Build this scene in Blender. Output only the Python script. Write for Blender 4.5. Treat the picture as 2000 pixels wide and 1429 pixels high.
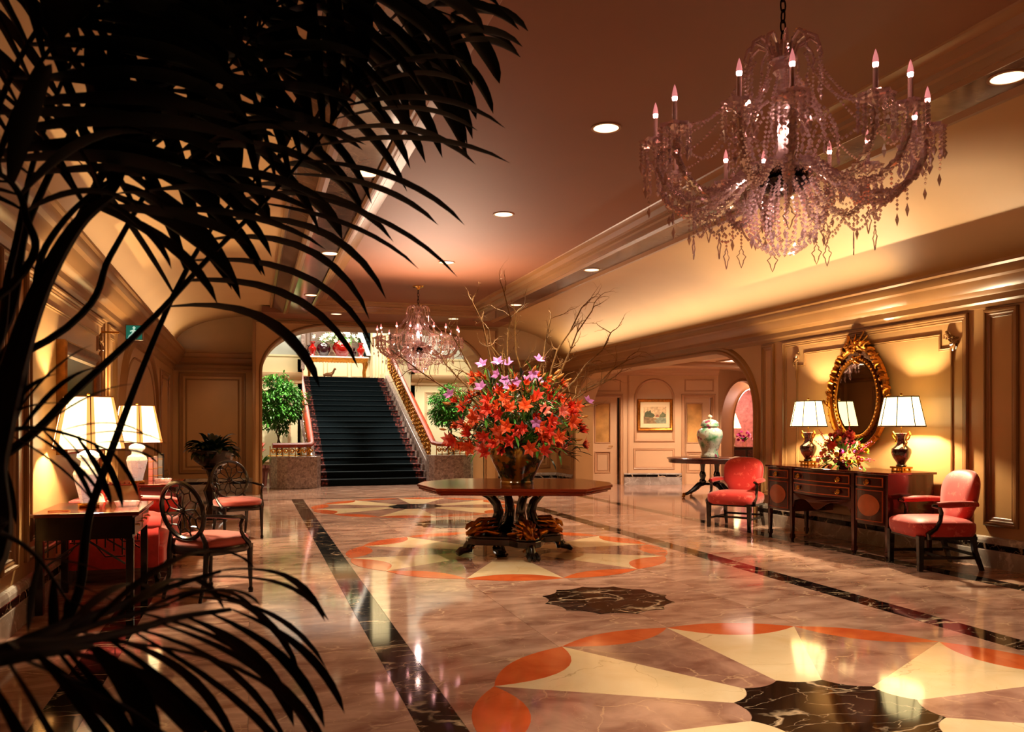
import bpy, bmesh, math, random
from math import sin, cos, pi, radians, sqrt, atan2
from mathutils import Vector, Matrix, noise
for _o in list(bpy.data.objects): bpy.data.objects.remove(_o)
SC = bpy.context.scene; COL = SC.collection
R = random.Random(7)
# ---------------------------------------------------------------- camera
F_PX, YAW, EYE, HORIZON = 1600.0, radians(17.65), 1.42, 834.0
cam_d = bpy.data.cameras.new('camera'); cam = bpy.data.objects.new('camera', cam_d); COL.objects.link(cam)
cam_d.sensor_width = 36; cam_d.lens = 36*F_PX/2000; cam_d.shift_y = (HORIZON-714.5)/2000
cam.location = (0, 0, EYE); cam.rotation_euler = (pi/2, 0, -YAW); cam_d.clip_start = .05
cam_d.dof.use_dof = True; cam_d.dof.focus_distance = 9.0; cam_d.dof.aperture_fstop = 7.0
SC.camera = cam
# ---------------------------------------------------------------- world, exposure
W = bpy.data.worlds.new('world'); SC.world = W; W.use_nodes = True
W.node_tree.nodes['Background'].inputs[0].default_value = (1, .72, .5, 1)
W.node_tree.nodes['Background'].inputs[1].default_value = .003
SC.view_settings.view_transform = 'Standard'; SC.view_settings.look = 'None'
SC.view_settings.gamma = 1; SC.view_settings.use_curve_mapping = False; SC.view_settings.exposure = 0.18
cy = SC.cycles
cy.max_bounces = 7; cy.diffuse_bounces = 3; cy.glossy_bounces = 4; cy.transmission_bounces = 5; cy.transparent_max_bounces = 6
cy.caustics_reflective = False; cy.caustics_refractive = False; cy.sample_clamp_indirect = 3.0
cy.use_denoising = True
# ---------------------------------------------------------------- lights of the room
WARM = (1, .62, .29); WARM2 = (1, .76, .50); PINKISH = (1, .70, .50); COOL = (1, .88, .72)
def spot(loc, power, angle=70, blend=.6, color=WARM2, aim=None, radius=.06):
    d = bpy.data.lights.new('spot_light', 'SPOT'); d.energy = power; d.spot_size = radians(angle); d.spot_blend = blend
    d.color = color; d.shadow_soft_size = radius
    o = bpy.data.objects.new('spot_light', d); COL.objects.link(o); o.location = loc
    if aim: o.rotation_euler = (Vector(aim)-Vector(loc)).to_track_quat('-Z', 'Y').to_euler()
    return o
def point(loc, power, color=WARM, radius=.05):
    d = bpy.data.lights.new('point_light', 'POINT'); d.energy = power; d.color = color; d.shadow_soft_size = radius
    o = bpy.data.objects.new('point_light', d); COL.objects.link(o); o.location = loc; return o
def area(loc, sx, sy, power, color=WARM, aim=(0, 0, 0), spread=180):
    d = bpy.data.lights.new('area_light', 'AREA'); d.shape = 'RECTANGLE'; d.size = sx; d.size_y = sy; d.energy = power; d.color = color
    d.spread = radians(spread)
    o = bpy.data.objects.new('area_light', d); COL.objects.link(o); o.location = loc
    o.rotation_euler = (Vector(aim)-Vector(loc)).to_track_quat('-Z', 'Y').to_euler(); return o
XC, SOF, CEIL = 2.8, 3.73, 3.90
DOWN_SIDE = [(x, y) for x in (1.0, 4.76) for y in (4.16, 7.5, 11.1, 14.7)]
DOWN_END = [(1.65, 17.0), (4.1, 17.0)]
DOWN_MID = [(XC, 6.23), (XC, 9.12), (XC, 12.04)]
for x, y in DOWN_SIDE:
    spot((x, y, SOF-.03), {4.16: 330 if x > 2 else 110, 7.5: 300, 11.1: 400, 14.7: 500}[y], 66, .7)
for x, y in DOWN_END: spot((x, y, SOF-.03), 460, 80, .7)
for x, y in DOWN_MID: spot((x, y, CEIL-.03), {6.23: 330, 9.12: 420, 12.04: 460}[y], 70, .7)
for x, y in ((XC, 2.45), (XC, .3)): spot((x, y, CEIL-.03), 640 if y > 1 else 300, 66, .7)  # out-of-frame spots added to brighten the floor near the camera
# cove strips lying on the cornice shelves
def cove(loc, length, power, side, z=3.09):
    d = bpy.data.lights.new('cove_strip', 'AREA'); d.shape = 'RECTANGLE'; d.size = .06; d.size_y = length; d.energy = power; d.color = WARM2
    o = bpy.data.objects.new('cove_strip', d); COL.objects.link(o); o.location = loc
    o.rotation_euler = (0, radians(180-side*12), 0); return o
cove((6.93, 12.9, 3.10), 10.5, 58, 1); cove((6.93, 6.0, 3.10), 3.0, .6, 1)
cove((-1.36, 13.2, 3.10), 10.0, 36, -1); cove((-1.36, 6.0, 3.10), 4, 1.5, -1)
# unseen uplight added toward the far end to brighten the middle of the ceiling
area((2.8, 13.2, 1.6), 1.4, 1.4, 105, PINKISH, (2.8, 11.9, 4), 96)
# stair hall: bright, whiter
area((2.9, 21.6, 5.6), 4.5, 2.0, 420, COOL, (2.9, 22.2, 0))
area((2.9, 27.6, 6.2), 4.0, 2.4, 520, COOL, (2.9, 28.0, 2))
spot((1.2, 19.4, 5.2), 1500, 52, .5, COOL, (.7, 21.7, 1.8)); spot((4.6, 19.4, 5.2), 1300, 52, .5, COOL, (5.0, 21.5, 1.8))
spot((2.4, 7.0, 3.86), 330, 34, .5, WARM2, (2.86, 8.8, 1.6)); spot((4.0, 6.6, 3.7), 180, 34, .5, WARM2, (2.86, 8.8, 1.5)); spot((.9, 8.4, 3.7), 110, 34, .5, WARM2, (2.8, 8.8, 1.4))
# side hall behind the right arch
for x, y, p_ in ((9.2, 13.6, 260), (10.6, 15.4, 300), (9.0, 16.8, 260), (9.0, 10.6, 130)): spot((x, y, 2.80), p_, 140, .5, PINKISH, None, .05)
# wall washers
spot((-.5, 15.5, 3.0), 60, 60, .8, WARM, (-.6, 18.9, .6)); spot((6.6, 16.2, 3.0), 90, 60, .8, WARM2, (6.6, 18.9, .6))
# ---------------------------------------------------------------- helpers
def lin(h):
    h = h.lstrip('#'); v = [int(h[i:i+2], 16)/255 for i in (0, 2, 4)]
    return tuple((c/12.92 if c <= .04045 else ((c+.055)/1.055)**2.4) for c in v)+(1,)
MATS = {}
class NT:
    def __init__(s, name):
        s.m = bpy.data.materials.new(name); s.m.use_nodes = True; s.t = s.m.node_tree; s.b = s.t.nodes['Principled BSDF']
    def n(s, t, **k):
        x = s.t.nodes.new(t)
        for a, v in k.items():
            if a in x.inputs: x.inputs[a].default_value = v
            else: setattr(x, a, v)
        return x
    def l(s, a, b): s.t.links.new(a, b)
    def ramp(s, fac, stops, interp='LINEAR'):
        r = s.n('ShaderNodeValToRGB'); e = r.color_ramp.elements; r.color_ramp.interpolation = interp
        e[0].position, e[0].color = stops[0][0], stops[0][1]
        e[1].position, e[1].color = stops[-1][0], stops[-1][1]
        for p, c in stops[1:-1]:
            q = e.new(p); q.color = c
        s.l(fac, r.inputs[0]); return r.outputs[0]
    def mix(s, fac, a, b, mode='MIX'):
        m = s.n('ShaderNodeMix', data_type='RGBA', blend_type=mode)
        for sock, v in ((0, fac), (6, a), (7, b)):
            if hasattr(v, 'links'): s.l(v, m.inputs[sock])
            else: m.inputs[sock].default_value = v
        return m.outputs[2]
    def coord(s, scale=(1, 1, 1), kind='Object', rot=(0, 0, 0)):
        c = s.n('ShaderNodeTexCoord'); m = s.n('ShaderNodeMapping'); m.inputs['Scale'].default_value = scale; m.inputs['Rotation'].default_value = rot
        s.l(c.outputs[kind], m.inputs[0]); return m.outputs[0]
    def geo(s, scale=(1, 1, 1), rot=(0, 0, 0)):
        c = s.n('ShaderNodeNewGeometry'); m = s.n('ShaderNodeMapping'); m.inputs['Scale'].default_value = scale; m.inputs['Rotation'].default_value = rot
        s.l(c.outputs['Position'], m.inputs[0]); return m.outputs[0]
    def bump(s, h, strength=.2, dist=.01):
        b = s.n('ShaderNodeBump'); b.inputs['Strength'].default_value = strength; b.inputs['Distance'].default_value = dist
        s.l(h, b.inputs['Height']); s.l(b.outputs[0], s.b.inputs['Normal'])
def mat(name, col, rough=.5, metal=0, spec=.5, var=.12, scale=6, bump=0, emit=None, estr=0, coat=0, trans=0, ior=1.5, alpha=1, sheen=0):
    if name in MATS: return MATS[name]
    s = NT(name); c = lin(col) if isinstance(col, str) else col
    if var:
        t = s.n('ShaderNodeTexNoise'); t.inputs['Scale'].default_value = scale; t.inputs['Detail'].default_value = 4
        s.l(s.coord(), t.inputs['Vector'])
        dk = tuple(x*(1-var*2) for x in c[:3])+(1,); lt = tuple(min(1, x*(1+var)) for x in c[:3])+(1,)
        s.l(s.ramp(t.outputs[0], [(.3, dk), (.7, lt)]), s.b.inputs['Base Color'])
        if bump: s.bump(t.outputs[0], bump)
    else: s.b.inputs['Base Color'].default_value = c
    b = s.b.inputs; b['Roughness'].default_value = rough; b['Metallic'].default_value = metal; b['Specular IOR Level'].default_value = spec
    b['IOR'].default_value = ior; b['Coat Weight'].default_value = coat; b['Coat Roughness'].default_value = .08; b['Transmission Weight'].default_value = trans
    b['Sheen Weight'].default_value = sheen
    if emit: b['Emission Color'].default_value = lin(emit) if isinstance(emit, str) else emit; b['Emission Strength'].default_value = estr
    MATS[name] = s.m; return s.m
def marble(name, base, dark, vein, scale=1.0, veinw=.02, vamt=1.0, rough=.07, tile=0.0, warp=1.0, stretch=(1, 1, 1), world=True, thin2=None):
    s = NT(name); co = s.geo(tuple(scale*q for q in stretch)) if world else s.coord(tuple(scale*q for q in stretch))
    if tile:
        oi = s.n('ShaderNodeObjectInfo'); ad = s.n('ShaderNodeVectorMath', operation='MULTIPLY_ADD')
        cx = s.n('ShaderNodeCombineXYZ'); 
        for i in range(3): s.l(oi.outputs['Random'], cx.inputs[i])
        s.l(cx.outputs[0], ad.inputs[0]); ad.inputs[1].default_value = (37, 23, 11); s.l(co, ad.inputs[2]); co = ad.outputs[0]
    n1 = s.n('ShaderNodeTexNoise'); n1.inputs['Scale'].default_value = 2.2; n1.inputs['Detail'].default_value = 8; n1.inputs['Distortion'].default_value = .6; s.l(co, n1.inputs['Vector'])
    colr = s.ramp(n1.outputs[0], [(.3, dark), (.68, base)])
    nw = s.n('ShaderNodeTexNoise'); nw.inputs['Scale'].default_value = 1.3; nw.inputs['Detail'].default_value = 5; s.l(co, nw.inputs['Vector'])
    wv = s.n('ShaderNodeVectorMath', operation='MULTIPLY_ADD'); s.l(nw.outputs[1], wv.inputs[0]); wv.inputs[1].default_value = (warp,)*3; s.l(co, wv.inputs[2])
    for sc_, w_, am in ((1.1, veinw, vamt), (2.9, veinw*.7, vamt*.55)):
        v = s.n('ShaderNodeTexVoronoi', feature='DISTANCE_TO_EDGE'); v.inputs['Scale'].default_value = sc_; s.l(wv.outputs[0], v.inputs['Vector'])
        fade = s.n('ShaderNodeTexNoise'); fade.inputs['Scale'].default_value = sc_*1.5; s.l(co, fade.inputs['Vector'])
        f1 = s.ramp(v.outputs[0], [(0, (1,)*4), (w_, (0, 0, 0, 1))]); f2 = s.ramp(fade.outputs[0], [(.40, (0, 0, 0, 1)), (.54, (am,)*3+(1,))])
        mm = s.n('ShaderNodeMath', operation='MULTIPLY'); s.l(f1, mm.inputs[0]); s.l(f2, mm.inputs[1])
        colr = s.mix(mm.outputs[0], colr, vein)
    if tile:
        oi2 = s.n('ShaderNodeMapRange'); s.l(oi.outputs['Random'], oi2.inputs[0]); oi2.inputs[3].default_value = 1-tile; oi2.inputs[4].default_value = 1+tile*.5
        colr = s.mix(1.0, colr, oi2.outputs[0], 'MULTIPLY')
    s.l(colr, s.b.inputs['Base Color']); s.b.inputs['Roughness'].default_value = rough; s.b.inputs['IOR'].default_value = 1.47
    MATS[name] = s.m; return s.m
class MB:
    """collects shapes that belong to ONE object"""
    def __init__(s): s.v = []; s.f = []; s.mi = []; s.cur = 0
    def add(s, vs, fs):
        o = len(s.v); s.v += [tuple(v) for v in vs]; s.f += [tuple(i+o for i in f) for f in fs]; s.mi += [s.cur]*len(fs); return s
    def box(s, c, d, M=None, taper=1.0):
        x, y, z = d[0]/2, d[1]/2, d[2]/2; vs = []
        for k in (-1, 1):
            t = taper if k < 0 else 1
            for a, b in ((-1, -1), (1, -1), (1, 1), (-1, 1)): vs.append(Vector((a*x*t, b*y*t, k*z)))
        if M: vs = [M @ v for v in vs]
        vs = [v+Vector(c) for v in vs]
        return s.add(vs, [(0, 3, 2, 1), (4, 5, 6, 7), (0, 1, 5, 4), (1, 2, 6, 5), (2, 3, 7, 6), (3, 0, 4, 7)])
    def b2(s, x0, x1, y0, y1, z0, z1): return s.box(((x0+x1)/2, (y0+y1)/2, (z0+z1)/2), (abs(x1-x0), abs(y1-y0), abs(z1-z0)))
    def lathe(s, prof, n=24, c=(0, 0, 0), M=None, sx=1, sy=1, rib=0, nr=0, a0=0, a1=2*pi):
        vs = []; full = abs(a1-a0-2*pi) < 1e-6; m = n if full else n+1
        for r, z in prof:
            for i in range(m):
                a = a0+(a1-a0)*i/n; q = r*(1+rib*cos(nr*a)) if rib else r
                vs.append(Vector((q*cos(a)*sx, q*sin(a)*sy, z)))
        if M: vs = [M @ v for v in vs]
        vs = [v+Vector(c) for v in vs]; fs = []
        for j in range(len(prof)-1):
            for i in range(n):
                k = (i+1) % m if full else i+1
                fs.append((j*m+i, j*m+k, (j+1)*m+k, (j+1)*m+i))
        if full:
            if prof[0][0] > 1e-4: fs.append(tuple(range(m-1, -1, -1)))
            if prof[-1][0] > 1e-4: fs.append(tuple((len(prof)-1)*m+i for i in range(m)))
        return s.add(vs, fs)
    def tube(s, pts, rad, n=8, closed=False, flat=1.0, up=None, cap=True):
        P = [Vector(p) for p in pts]; N = len(P); rr = rad if hasattr(rad, '__len__') else [rad]*N
        vs = []; prev = None
        for i in range(N):
            a = P[(i-1) % N] if (closed or i > 0) else P[i]; b = P[(i+1) % N] if (closed or i < N-1) else P[i]
            t = (b-a)
            if t.length < 1e-9: t = Vector((0, 0, 1))
            t.normalize()
            if up is not None:
                u = Vector(up); u = u-t*u.dot(t)
                if u.length < 1e-3: u = t.orthogonal()
            elif prev is None: u = t.orthogonal()
            else: u = prev-t*prev.dot(t)
            u.normalize(); prev = u; w = t.cross(u)
            for k in range(n):
                an = 2*pi*k/n; vs.append(P[i]+(u*cos(an)*flat+w*sin(an))*rr[i])
        fs = []
        for i in range(N if closed else N-1):
            j = (i+1) % N
            for k in range(n):
                l = (k+1) % n; fs.append((i*n+k, i*n+l, j*n+l, j*n+k))
        if cap and not closed: fs.append(tuple(range(n-1, -1, -1))); fs.append(tuple((N-1)*n+k for k in range(n)))
        return s.add(vs, fs)
    def prism(s, poly, z0, z1, mp=None):
        n = len(poly); vs = [Vector((p[0], p[1], z0)) for p in poly]+[Vector((p[0], p[1], z1)) for p in poly]
        if mp: vs = [Vector(mp(*v)) for v in vs]
        return s.add(vs, [tuple(range(n-1, -1, -1)), tuple(range(n, 2*n))]+[(i, (i+1) % n, n+(i+1) % n, n+i) for i in range(n)])
    def sweep(s, path, prof, mp, closed=True):
        """prof [(offset, height)] carried along a 2D path with mitred corners; mp(a, b, h) -> 3D"""
        n = len(path); m = len(prof); vs = []
        for i in range(n):
            p = Vector(path[i]); a = Vector(path[i-1]) if (closed or i) else None; b = Vector(path[(i+1) % n]) if (closed or i < n-1) else None
            d1 = (p-a).normalized() if a is not None else (b-p).normalized(); d2 = (b-p).normalized() if b is not None else d1
            n1 = Vector((-d1.y, d1.x)); n2 = Vector((-d2.y, d2.x)); mm = n1+n2
            if mm.length < 1e-6: mm = n1.copy()
            mm.normalize(); k = 1/max(.35, mm.dot(n1))
            for o, h in prof:
                q = p+mm*o*k; vs.append(mp(q.x, q.y, h))
        fs = []
        for i in range(n if closed else n-1):
            j = (i+1) % n
            for k in range(m-1): fs.append((i*m+k, j*m+k, j*m+k+1, i*m+k+1))
        return s.add(vs, fs)
    def grid(s, fn, nu, nv, closed_u=False):
        vs = [fn(i/nu, j/nv) for j in range(nv+1) for i in range(nu+1)]
        return s.add(vs, [(j*(nu+1)+i, j*(nu+1)+i+1, (j+1)*(nu+1)+i+1, (j+1)*(nu+1)+i) for j in range(nv) for i in range(nu)])
    def ball(s, c, r, n=8, m=5, sz=1.0):
        return s.lathe([(max(1e-5, r*sin(pi*j/m)), -r*sz*cos(pi*j/m)) for j in range(m+1)], n, c)
    def bead(s, c, r, rz=None):
        rz = rz or r; x, y, z = c
        return s.add([(x, y, z+rz), (x+r, y, z), (x, y+r, z), (x-r, y, z), (x, y-r, z), (x, y, z-rz)],
                     [(0, 1, 2), (0, 2, 3), (0, 3, 4), (0, 4, 1), (5, 2, 1), (5, 3, 2), (5, 4, 3), (5, 1, 4)])
    def build(s, name, m, parent=None, smooth=False, loc=None, bev=0, merge=False, sub=0, recalc=True, angle=38):
        me = bpy.data.meshes.new(name); me.from_pydata(s.v, [], s.f)
        for x in (m if isinstance(m, (list, tuple)) else [m]): me.materials.append(x)
        for p, i in zip(me.polygons, s.mi): p.material_index = i
        if recalc or merge:
            bm = bmesh.new(); bm.from_mesh(me)
            if merge: bmesh.ops.remove_doubles(bm, verts=bm.verts, dist=1e-5)
            bmesh.ops.recalc_face_normals(bm, faces=bm.faces); bm.to_mesh(me); bm.free()
        if smooth:
            me.polygons.foreach_set('use_smooth', [True]*len(me.polygons))
            try: me.set_sharp_from_angle(angle=radians(angle))
            except Exception: pass
        o = bpy.data.objects.new(name, me); COL.objects.link(o)
        if parent: o.parent = parent
        if loc: o.location = loc
        if bev:
            b = o.modifiers.new('bevel', 'BEVEL'); b.width = bev; b.segments = 2; b.limit_method = 'ANGLE'; b.angle_limit = radians(40)
        if sub:
            q = o.modifiers.new('sub', 'SUBSURF'); q.levels = sub; q.render_levels = sub
        return o
def tag(o, label=None, cat=None, group=None, kind=None):
    for k, v in (('label', label), ('category', cat), ('group', group), ('kind', kind)):
        if v: o[k] = v
    return o
def thing(name, label, cat, loc=(0, 0, 0), rz=0, group=None):
    o = bpy.data.objects.new(name, None); COL.objects.link(o); o.empty_display_size = .1
    o.location = loc; o.rotation_euler = (0, 0, rz); return tag(o, label, cat, group)
def dup(root, loc=None, rz=None, label=None, group=None):
    def cp(o, par):
        c = o.copy(); COL.objects.link(c); c.parent = par
        for ch in list(o.children): cp(ch, c)
        return c
    r = cp(root, None)
    if loc is not None: r.location = loc
    if rz is not None: r.rotation_euler = (0, 0, rz)
    if label: r['label'] = label
    if group: r['group'] = group
    return r
def rot(ax, deg): return Matrix.Rotation(radians(deg), 4, ax)
def arc(cx, cy, rx, ry, a0, a1, n): return [(cx+rx*cos(radians(a0+(a1-a0)*i/n)), cy+ry*sin(radians(a0+(a1-a0)*i/n))) for i in range(n+1)]
def px(u, v, d):
    """point at distance d along the viewing axis, for laying out the plants"""
    X = (u-1000)/F_PX*d; Z = (HORIZON-v)/F_PX*d
    return Vector((X*cos(YAW)+d*sin(YAW), -X*sin(YAW)+d*cos(YAW), EYE+Z))
# ---------------------------------------------------------------- materials
M_WALL = mat('wall_paint', '#ac8454', .34, var=.05, scale=1.5)
M_TRIM = mat('trim_paint', '#88623a', .32, var=.06, scale=2)
M_VAULT = mat('vault_paint', '#b48e5c', .55, var=.04, scale=.8)
M_CEIL = mat('ceiling_paint', '#744424', .6, var=.04, scale=.8)
M_BAND = marble('glossy_ceiling_band', lin('#7a6658'), lin('#544238'), lin('#a08a6a'), 1.5, .02, .4, .12)
M_HALL = mat('hall_paint', '#d8b48c', .42, var=.04, scale=1.5)
M_HTRIM = mat('hall_trim', '#c39a74', .35, var=.04, scale=2)
M_FLOOR = marble('taupe_marble', lin('#d2ac98'), lin('#8e6656'), lin('#f0ceac'), 1.5, .018, .7, .075, tile=.14, warp=.9, stretch=(.8, 1.5, 1))
M_TAUPE = marble('taupe_wedge_marble', lin('#c09886'), lin('#80584c'), lin('#e8c098'), 1.6, .012, .55, .075, tile=.1, warp=.8)
M_CREAM = marble('cream_marble', lin('#f4dfb8'), lin('#e6cb9c'), lin('#a8835c'), 1.2, .006, .6, .075, tile=.05, warp=.9)
M_ORANGE = marble('orange_marble', lin('#e0713c'), lin('#c8562a'), lin('#a84420'), 1.6, .006, .4, .075, warp=.6)
M_BLACK = marble('black_marble', lin('#1c1210'), lin('#0c0807'), lin('#d8c0a0'), 1.3, .028, .95, .06, tile=.0, warp=1.1, stretch=(.8, 1.5, 1))
M_BLACK.node_tree.nodes['Principled BSDF'].inputs['IOR'].default_value = 1.22
M_JOINT = mat('joint_fill', '#5c4234', .4, var=0)
M_BASE = marble('grey_marble', lin('#b8b0a8'), lin('#8a8078'), lin('#e8e4dc'), 2, .03, .7, .12)
M_NEWEL = marble('speckled_marble', lin('#a08c84'), lin('#66544e'), lin('#c8b8ac'), 7, .05, .5, .14)
M_MAHOG = mat('mahogany', '#471811', .16, var=.22, scale=3, coat=.5)
M_DARKW = mat('dark_wood', '#100706', .24, var=.2, scale=5, coat=.4)
M_SATIN = mat('satinwood_inlay', '#a8501f', .2, var=.1, scale=8, coat=.5)
M_LINE = mat('inlay_line', '#8a3a18', .25, var=0)
M_GOLD = mat('gilt', '#b8762a', .3, metal=.9, var=.2, scale=20, bump=.2)
M_BRASS = mat('brass', '#d8a040', .2, metal=1, var=.05)
M_CORAL = mat('coral_damask', '#d63a34', .62, var=.10, scale=14, sheen=.3)
M_SALMON = mat('salmon_velvet', '#b64c40', .6, var=.05, scale=6, sheen=.4)
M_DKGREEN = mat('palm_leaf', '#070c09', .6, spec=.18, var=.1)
M_LEAF = mat('leaf_green', '#4c9430', .4, var=.3, scale=5)
M_LEAFD = mat('leaf_dark_green', '#16301a', .4, var=.3, scale=5)
M_BARK = mat('bark', '#5a4630', .7, var=.2, scale=20)
M_TERRA = mat('terracotta', '#7a4030', .6)
def damask():
    s = NT('coral_damask_fabric')
    co = s.coord((9, 9, 9)); v = s.n('ShaderNodeTexVoronoi', feature='SMOOTH_F1'); v.inputs['Scale'].default_value = 1.2; s.l(co, v.inputs['Vector'])
    n = s.n('ShaderNodeTexNoise'); n.inputs['Scale'].default_value = 3.5; n.inputs['Detail'].default_value = 2; n.inputs['Distortion'].default_value = 1.5; s.l(co, n.inputs['Vector'])
    mm = s.n('ShaderNodeMath', operation='ADD'); s.l(v.outputs[0], mm.inputs[0]); s.l(n.outputs[0], mm.inputs[1])
    s.l(s.ramp(mm.outputs[0], [(.66, lin('#d4584c')), (.78, lin('#ba2422'))]), s.b.inputs['Base Color'])
    s.b.inputs['Roughness'].default_value = .55; s.b.inputs['Sheen Weight'].default_value = .3
    return s.m
M_DAMASK = damask()
def glass_like(name, col='#fff2ea', rough=.05, mixf=.5):
    s = NT(name); t = s.t; out = t.nodes['Material Output']
    tr = s.n('ShaderNodeBsdfTransparent'); tr.inputs[0].default_value = lin(col)
    g = s.n('ShaderNodeBsdfGlossy'); g.inputs['Roughness'].default_value = rough; g.inputs[0].default_value = lin(col)
    mx = s.n('ShaderNodeMixShader'); lw = s.n('ShaderNodeLayerWeight'); lw.inputs[0].default_value = mixf
    s.l(lw.outputs['Facing'], mx.inputs[0]); s.l(tr.outputs[0], mx.inputs[1]); s.l(g.outputs[0], mx.inputs[2]); s.l(mx.outputs[0], out.inputs[0]); return s.m
def crystal():
    s = NT('crystal'); t = s.t; out = t.nodes['Material Output']
    tr = s.n('ShaderNodeBsdfTransparent'); tr.inputs[0].default_value = lin('#fff0e8')
    g = s.n('ShaderNodeBsdfGlossy'); g.inputs['Roughness'].default_value = .10; g.inputs[0].default_value = lin('#fff4f0')
    d = s.n('ShaderNodeBsdfTranslucent'); d.inputs[0].default_value = lin('#e6ccd0'); d2 = s.n('ShaderNodeBsdfDiffuse'); d2.inputs[0].default_value = lin('#e6ccd0')
    m0 = s.n('ShaderNodeMixShader'); m0.inputs[0].default_value = .5; s.l(d.outputs[0], m0.inputs[1]); s.l(d2.outputs[0], m0.inputs[2])
    m1 = s.n('ShaderNodeMixShader'); m1.inputs[0].default_value = .40; s.l(g.outputs[0], m1.inputs[1]); s.l(m0.outputs[0], m1.inputs[2])
    m2_ = s.n('ShaderNodeMixShader'); m2_.inputs[0].default_value = .68; s.l(tr.outputs[0], m2_.inputs[1]); s.l(m1.outputs[0], m2_.inputs[2]); s.l(m2_.outputs[0], out.inputs[0]); return s.m
M_CRYSTAL = crystal()
M_CLEAR = glass_like('clear_glass', '#fff8f0', .02, .3)
M_CHROME = mat('dark_chrome', '#302824', .12, metal=1, var=0)
M_CANDLE = mat('candle_sleeve', '#e6c4b0', .5, var=0)
M_BULB = mat('bulb_glow', '#fff0e8', .3, var=0, emit=(1, .42, .40, 1), estr=60)
M_BULBG = mat('bulb_glass', '#ffd0c8', .1, var=0, emit=(1, .30, .30, 1), estr=.55)
M_DLGLOW = mat('downlight_lens', '#fff0d8', .3, var=.08, scale=30, emit=(1, .68, .36, 1), estr=2.4)
M_DLRING = mat('downlight_ring', '#8a5a34', .35, var=0)
M_SHADE = mat('lamp_shade_fabric', '#fff0c8', .7, var=.03, scale=40, emit=(1, .78, .34, 1), estr=4.2)
M_SHTRIM = mat('shade_trim', '#4a3010', .6, var=0)
# ---------------------------------------------------------------- floor and its inlays
X0, X1, YB, YE = -1.6, 7.17, -2.2, 18.9
def st(name, mb, m, parent=None, **k):
    o = mb.build(name, m, parent, **k)
    if parent is None: o['kind'] = 'structure'
    return o
floor = st('floor', MB().b2(-2.1, 16.5, YB, 31, -.12, -.004), M_JOINT)
T = .92
def tile(x0, x1, y0, y1, m=M_FLOOR, name='marble_tile', z=0.0):
    g = .0012; MBt = MB().b2(-(x1-x0)/2+g, (x1-x0)/2-g, -(y1-y0)/2+g, (y1-y0)/2-g, -.003, 0)
    return MBt.build(name, m, floor, loc=((x0+x1)/2, (y0+y1)/2, z), recalc=False)
LS = [(-1.0, -.78), (.75, .97), (4.67, 4.90), (6.38, 6.60)]      # the four long black strips
YS = 16.62
def tiles(x0, x1, y0, y1, nx, ny, m=M_FLOOR):
    for i in range(nx):
        for j in range(ny):
            tile(x0+(x1-x0)*i/nx, x0+(x1-x0)*(i+1)/nx, y0+(y1-y0)*j/ny, y0+(y1-y0)*(j+1)/ny, m)
tiles(-.78, .75, YB, YS, 2, 20); tiles(4.90, 6.38, YB, YS, 2, 20); tiles(.97, 4.67, YB, YS, 4, 20)
tiles(-2.0, -1.0, YB, YS, 1, 16); tiles(6.60, 7.6, YB, 10.5, 1, 10)
tiles(6.60, 7.7, 10.5, YS, 1, 6); tiles(-2.0, 7.7, YS+.1, 20.2, 9, 4); tiles(7.7, 13.9, 8.5, 22.3, 6, 13)
for a, b in LS:
    n = 12
    for j in range(n): tile(a, b, YB+(YS-YB)*j/n, YB+(YS-YB)*(j+1)/n, M_BLACK, 'black_marble_strip')
for j in range(8): tile(-2+9.7*j/8, -2+9.7*(j+1)/8, YS, YS+.1, M_BLACK, 'black_marble_strip')
def flat_piece(poly, name, m, c, z=.0022):
    vs = [(x, y, 0) for x, y in poly]+[(x, y, -.003) for x, y in poly]; n = len(poly)
    mb = MB().add(vs, [tuple(range(n)), tuple(range(2*n-1, n-1, -1))]+[((i+1) % n, i, n+i, n+(i+1) % n) for i in range(n)])
    return mb.build(name, m, floor, loc=(c[0], c[1], z), recalc=True)
def pol(r, deg): return Vector((r*sin(radians(deg)), -r*cos(radians(deg))))       # 0 deg points at the camera end
def scallop(p, q, depth, n=8):
    """arc from p to q that bends toward the origin by depth"""
    mid = (p+q)/2; d = -mid.normalized(); return [p.lerp(q, i/n)+d*depth*4*(i/n)*(1-i/n) for i in range(n+1)]
def disc(c, r, k=12, dep=.035, name='black_marble_disc', m=None):
    pts = []
    for i in range(k): pts += scallop(pol(r, i*360/k), pol(r, (i+1)*360/k), dep, 6)[:-1]
    return flat_piece([tuple(p) for p in pts], name, m or M_BLACK, c, .0040)
RM, RI = 1.77, .50
for cyy in (3.42, 8.97, 14.52):
    c = (XC, cyy)
    for i in range(12):
        a, b = -30+i*30, i*30
        inner = scallop(pol(RI, a), pol(RI, b), .03, 6)
        oi_, oo = pol(RM, a), pol(RM, b)
        dep = .22 if i % 2 == 0 else .17
        outer_in = scallop(oi_, oo, dep, 10)
        poly = outer_in+inner[::-1]
        flat_piece([tuple(p) for p in poly], 'cream_petal' if i % 2 == 0 else 'taupe_wedge', M_CREAM if i % 2 == 0 else M_TAUPE, c)
        lens = [pol(RM, a+(b-a)*t/10)*(1+.035*sin(pi*t/10)) for t in range(11)]+outer_in[::-1][1:-1]
        flat_piece([tuple(p) for p in lens], 'orange_lens', M_ORANGE, c)
    disc(c, RI)
for cyy in (.65, 6.2, 11.75): disc((XC, cyy), .545, 12, .04)
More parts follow.
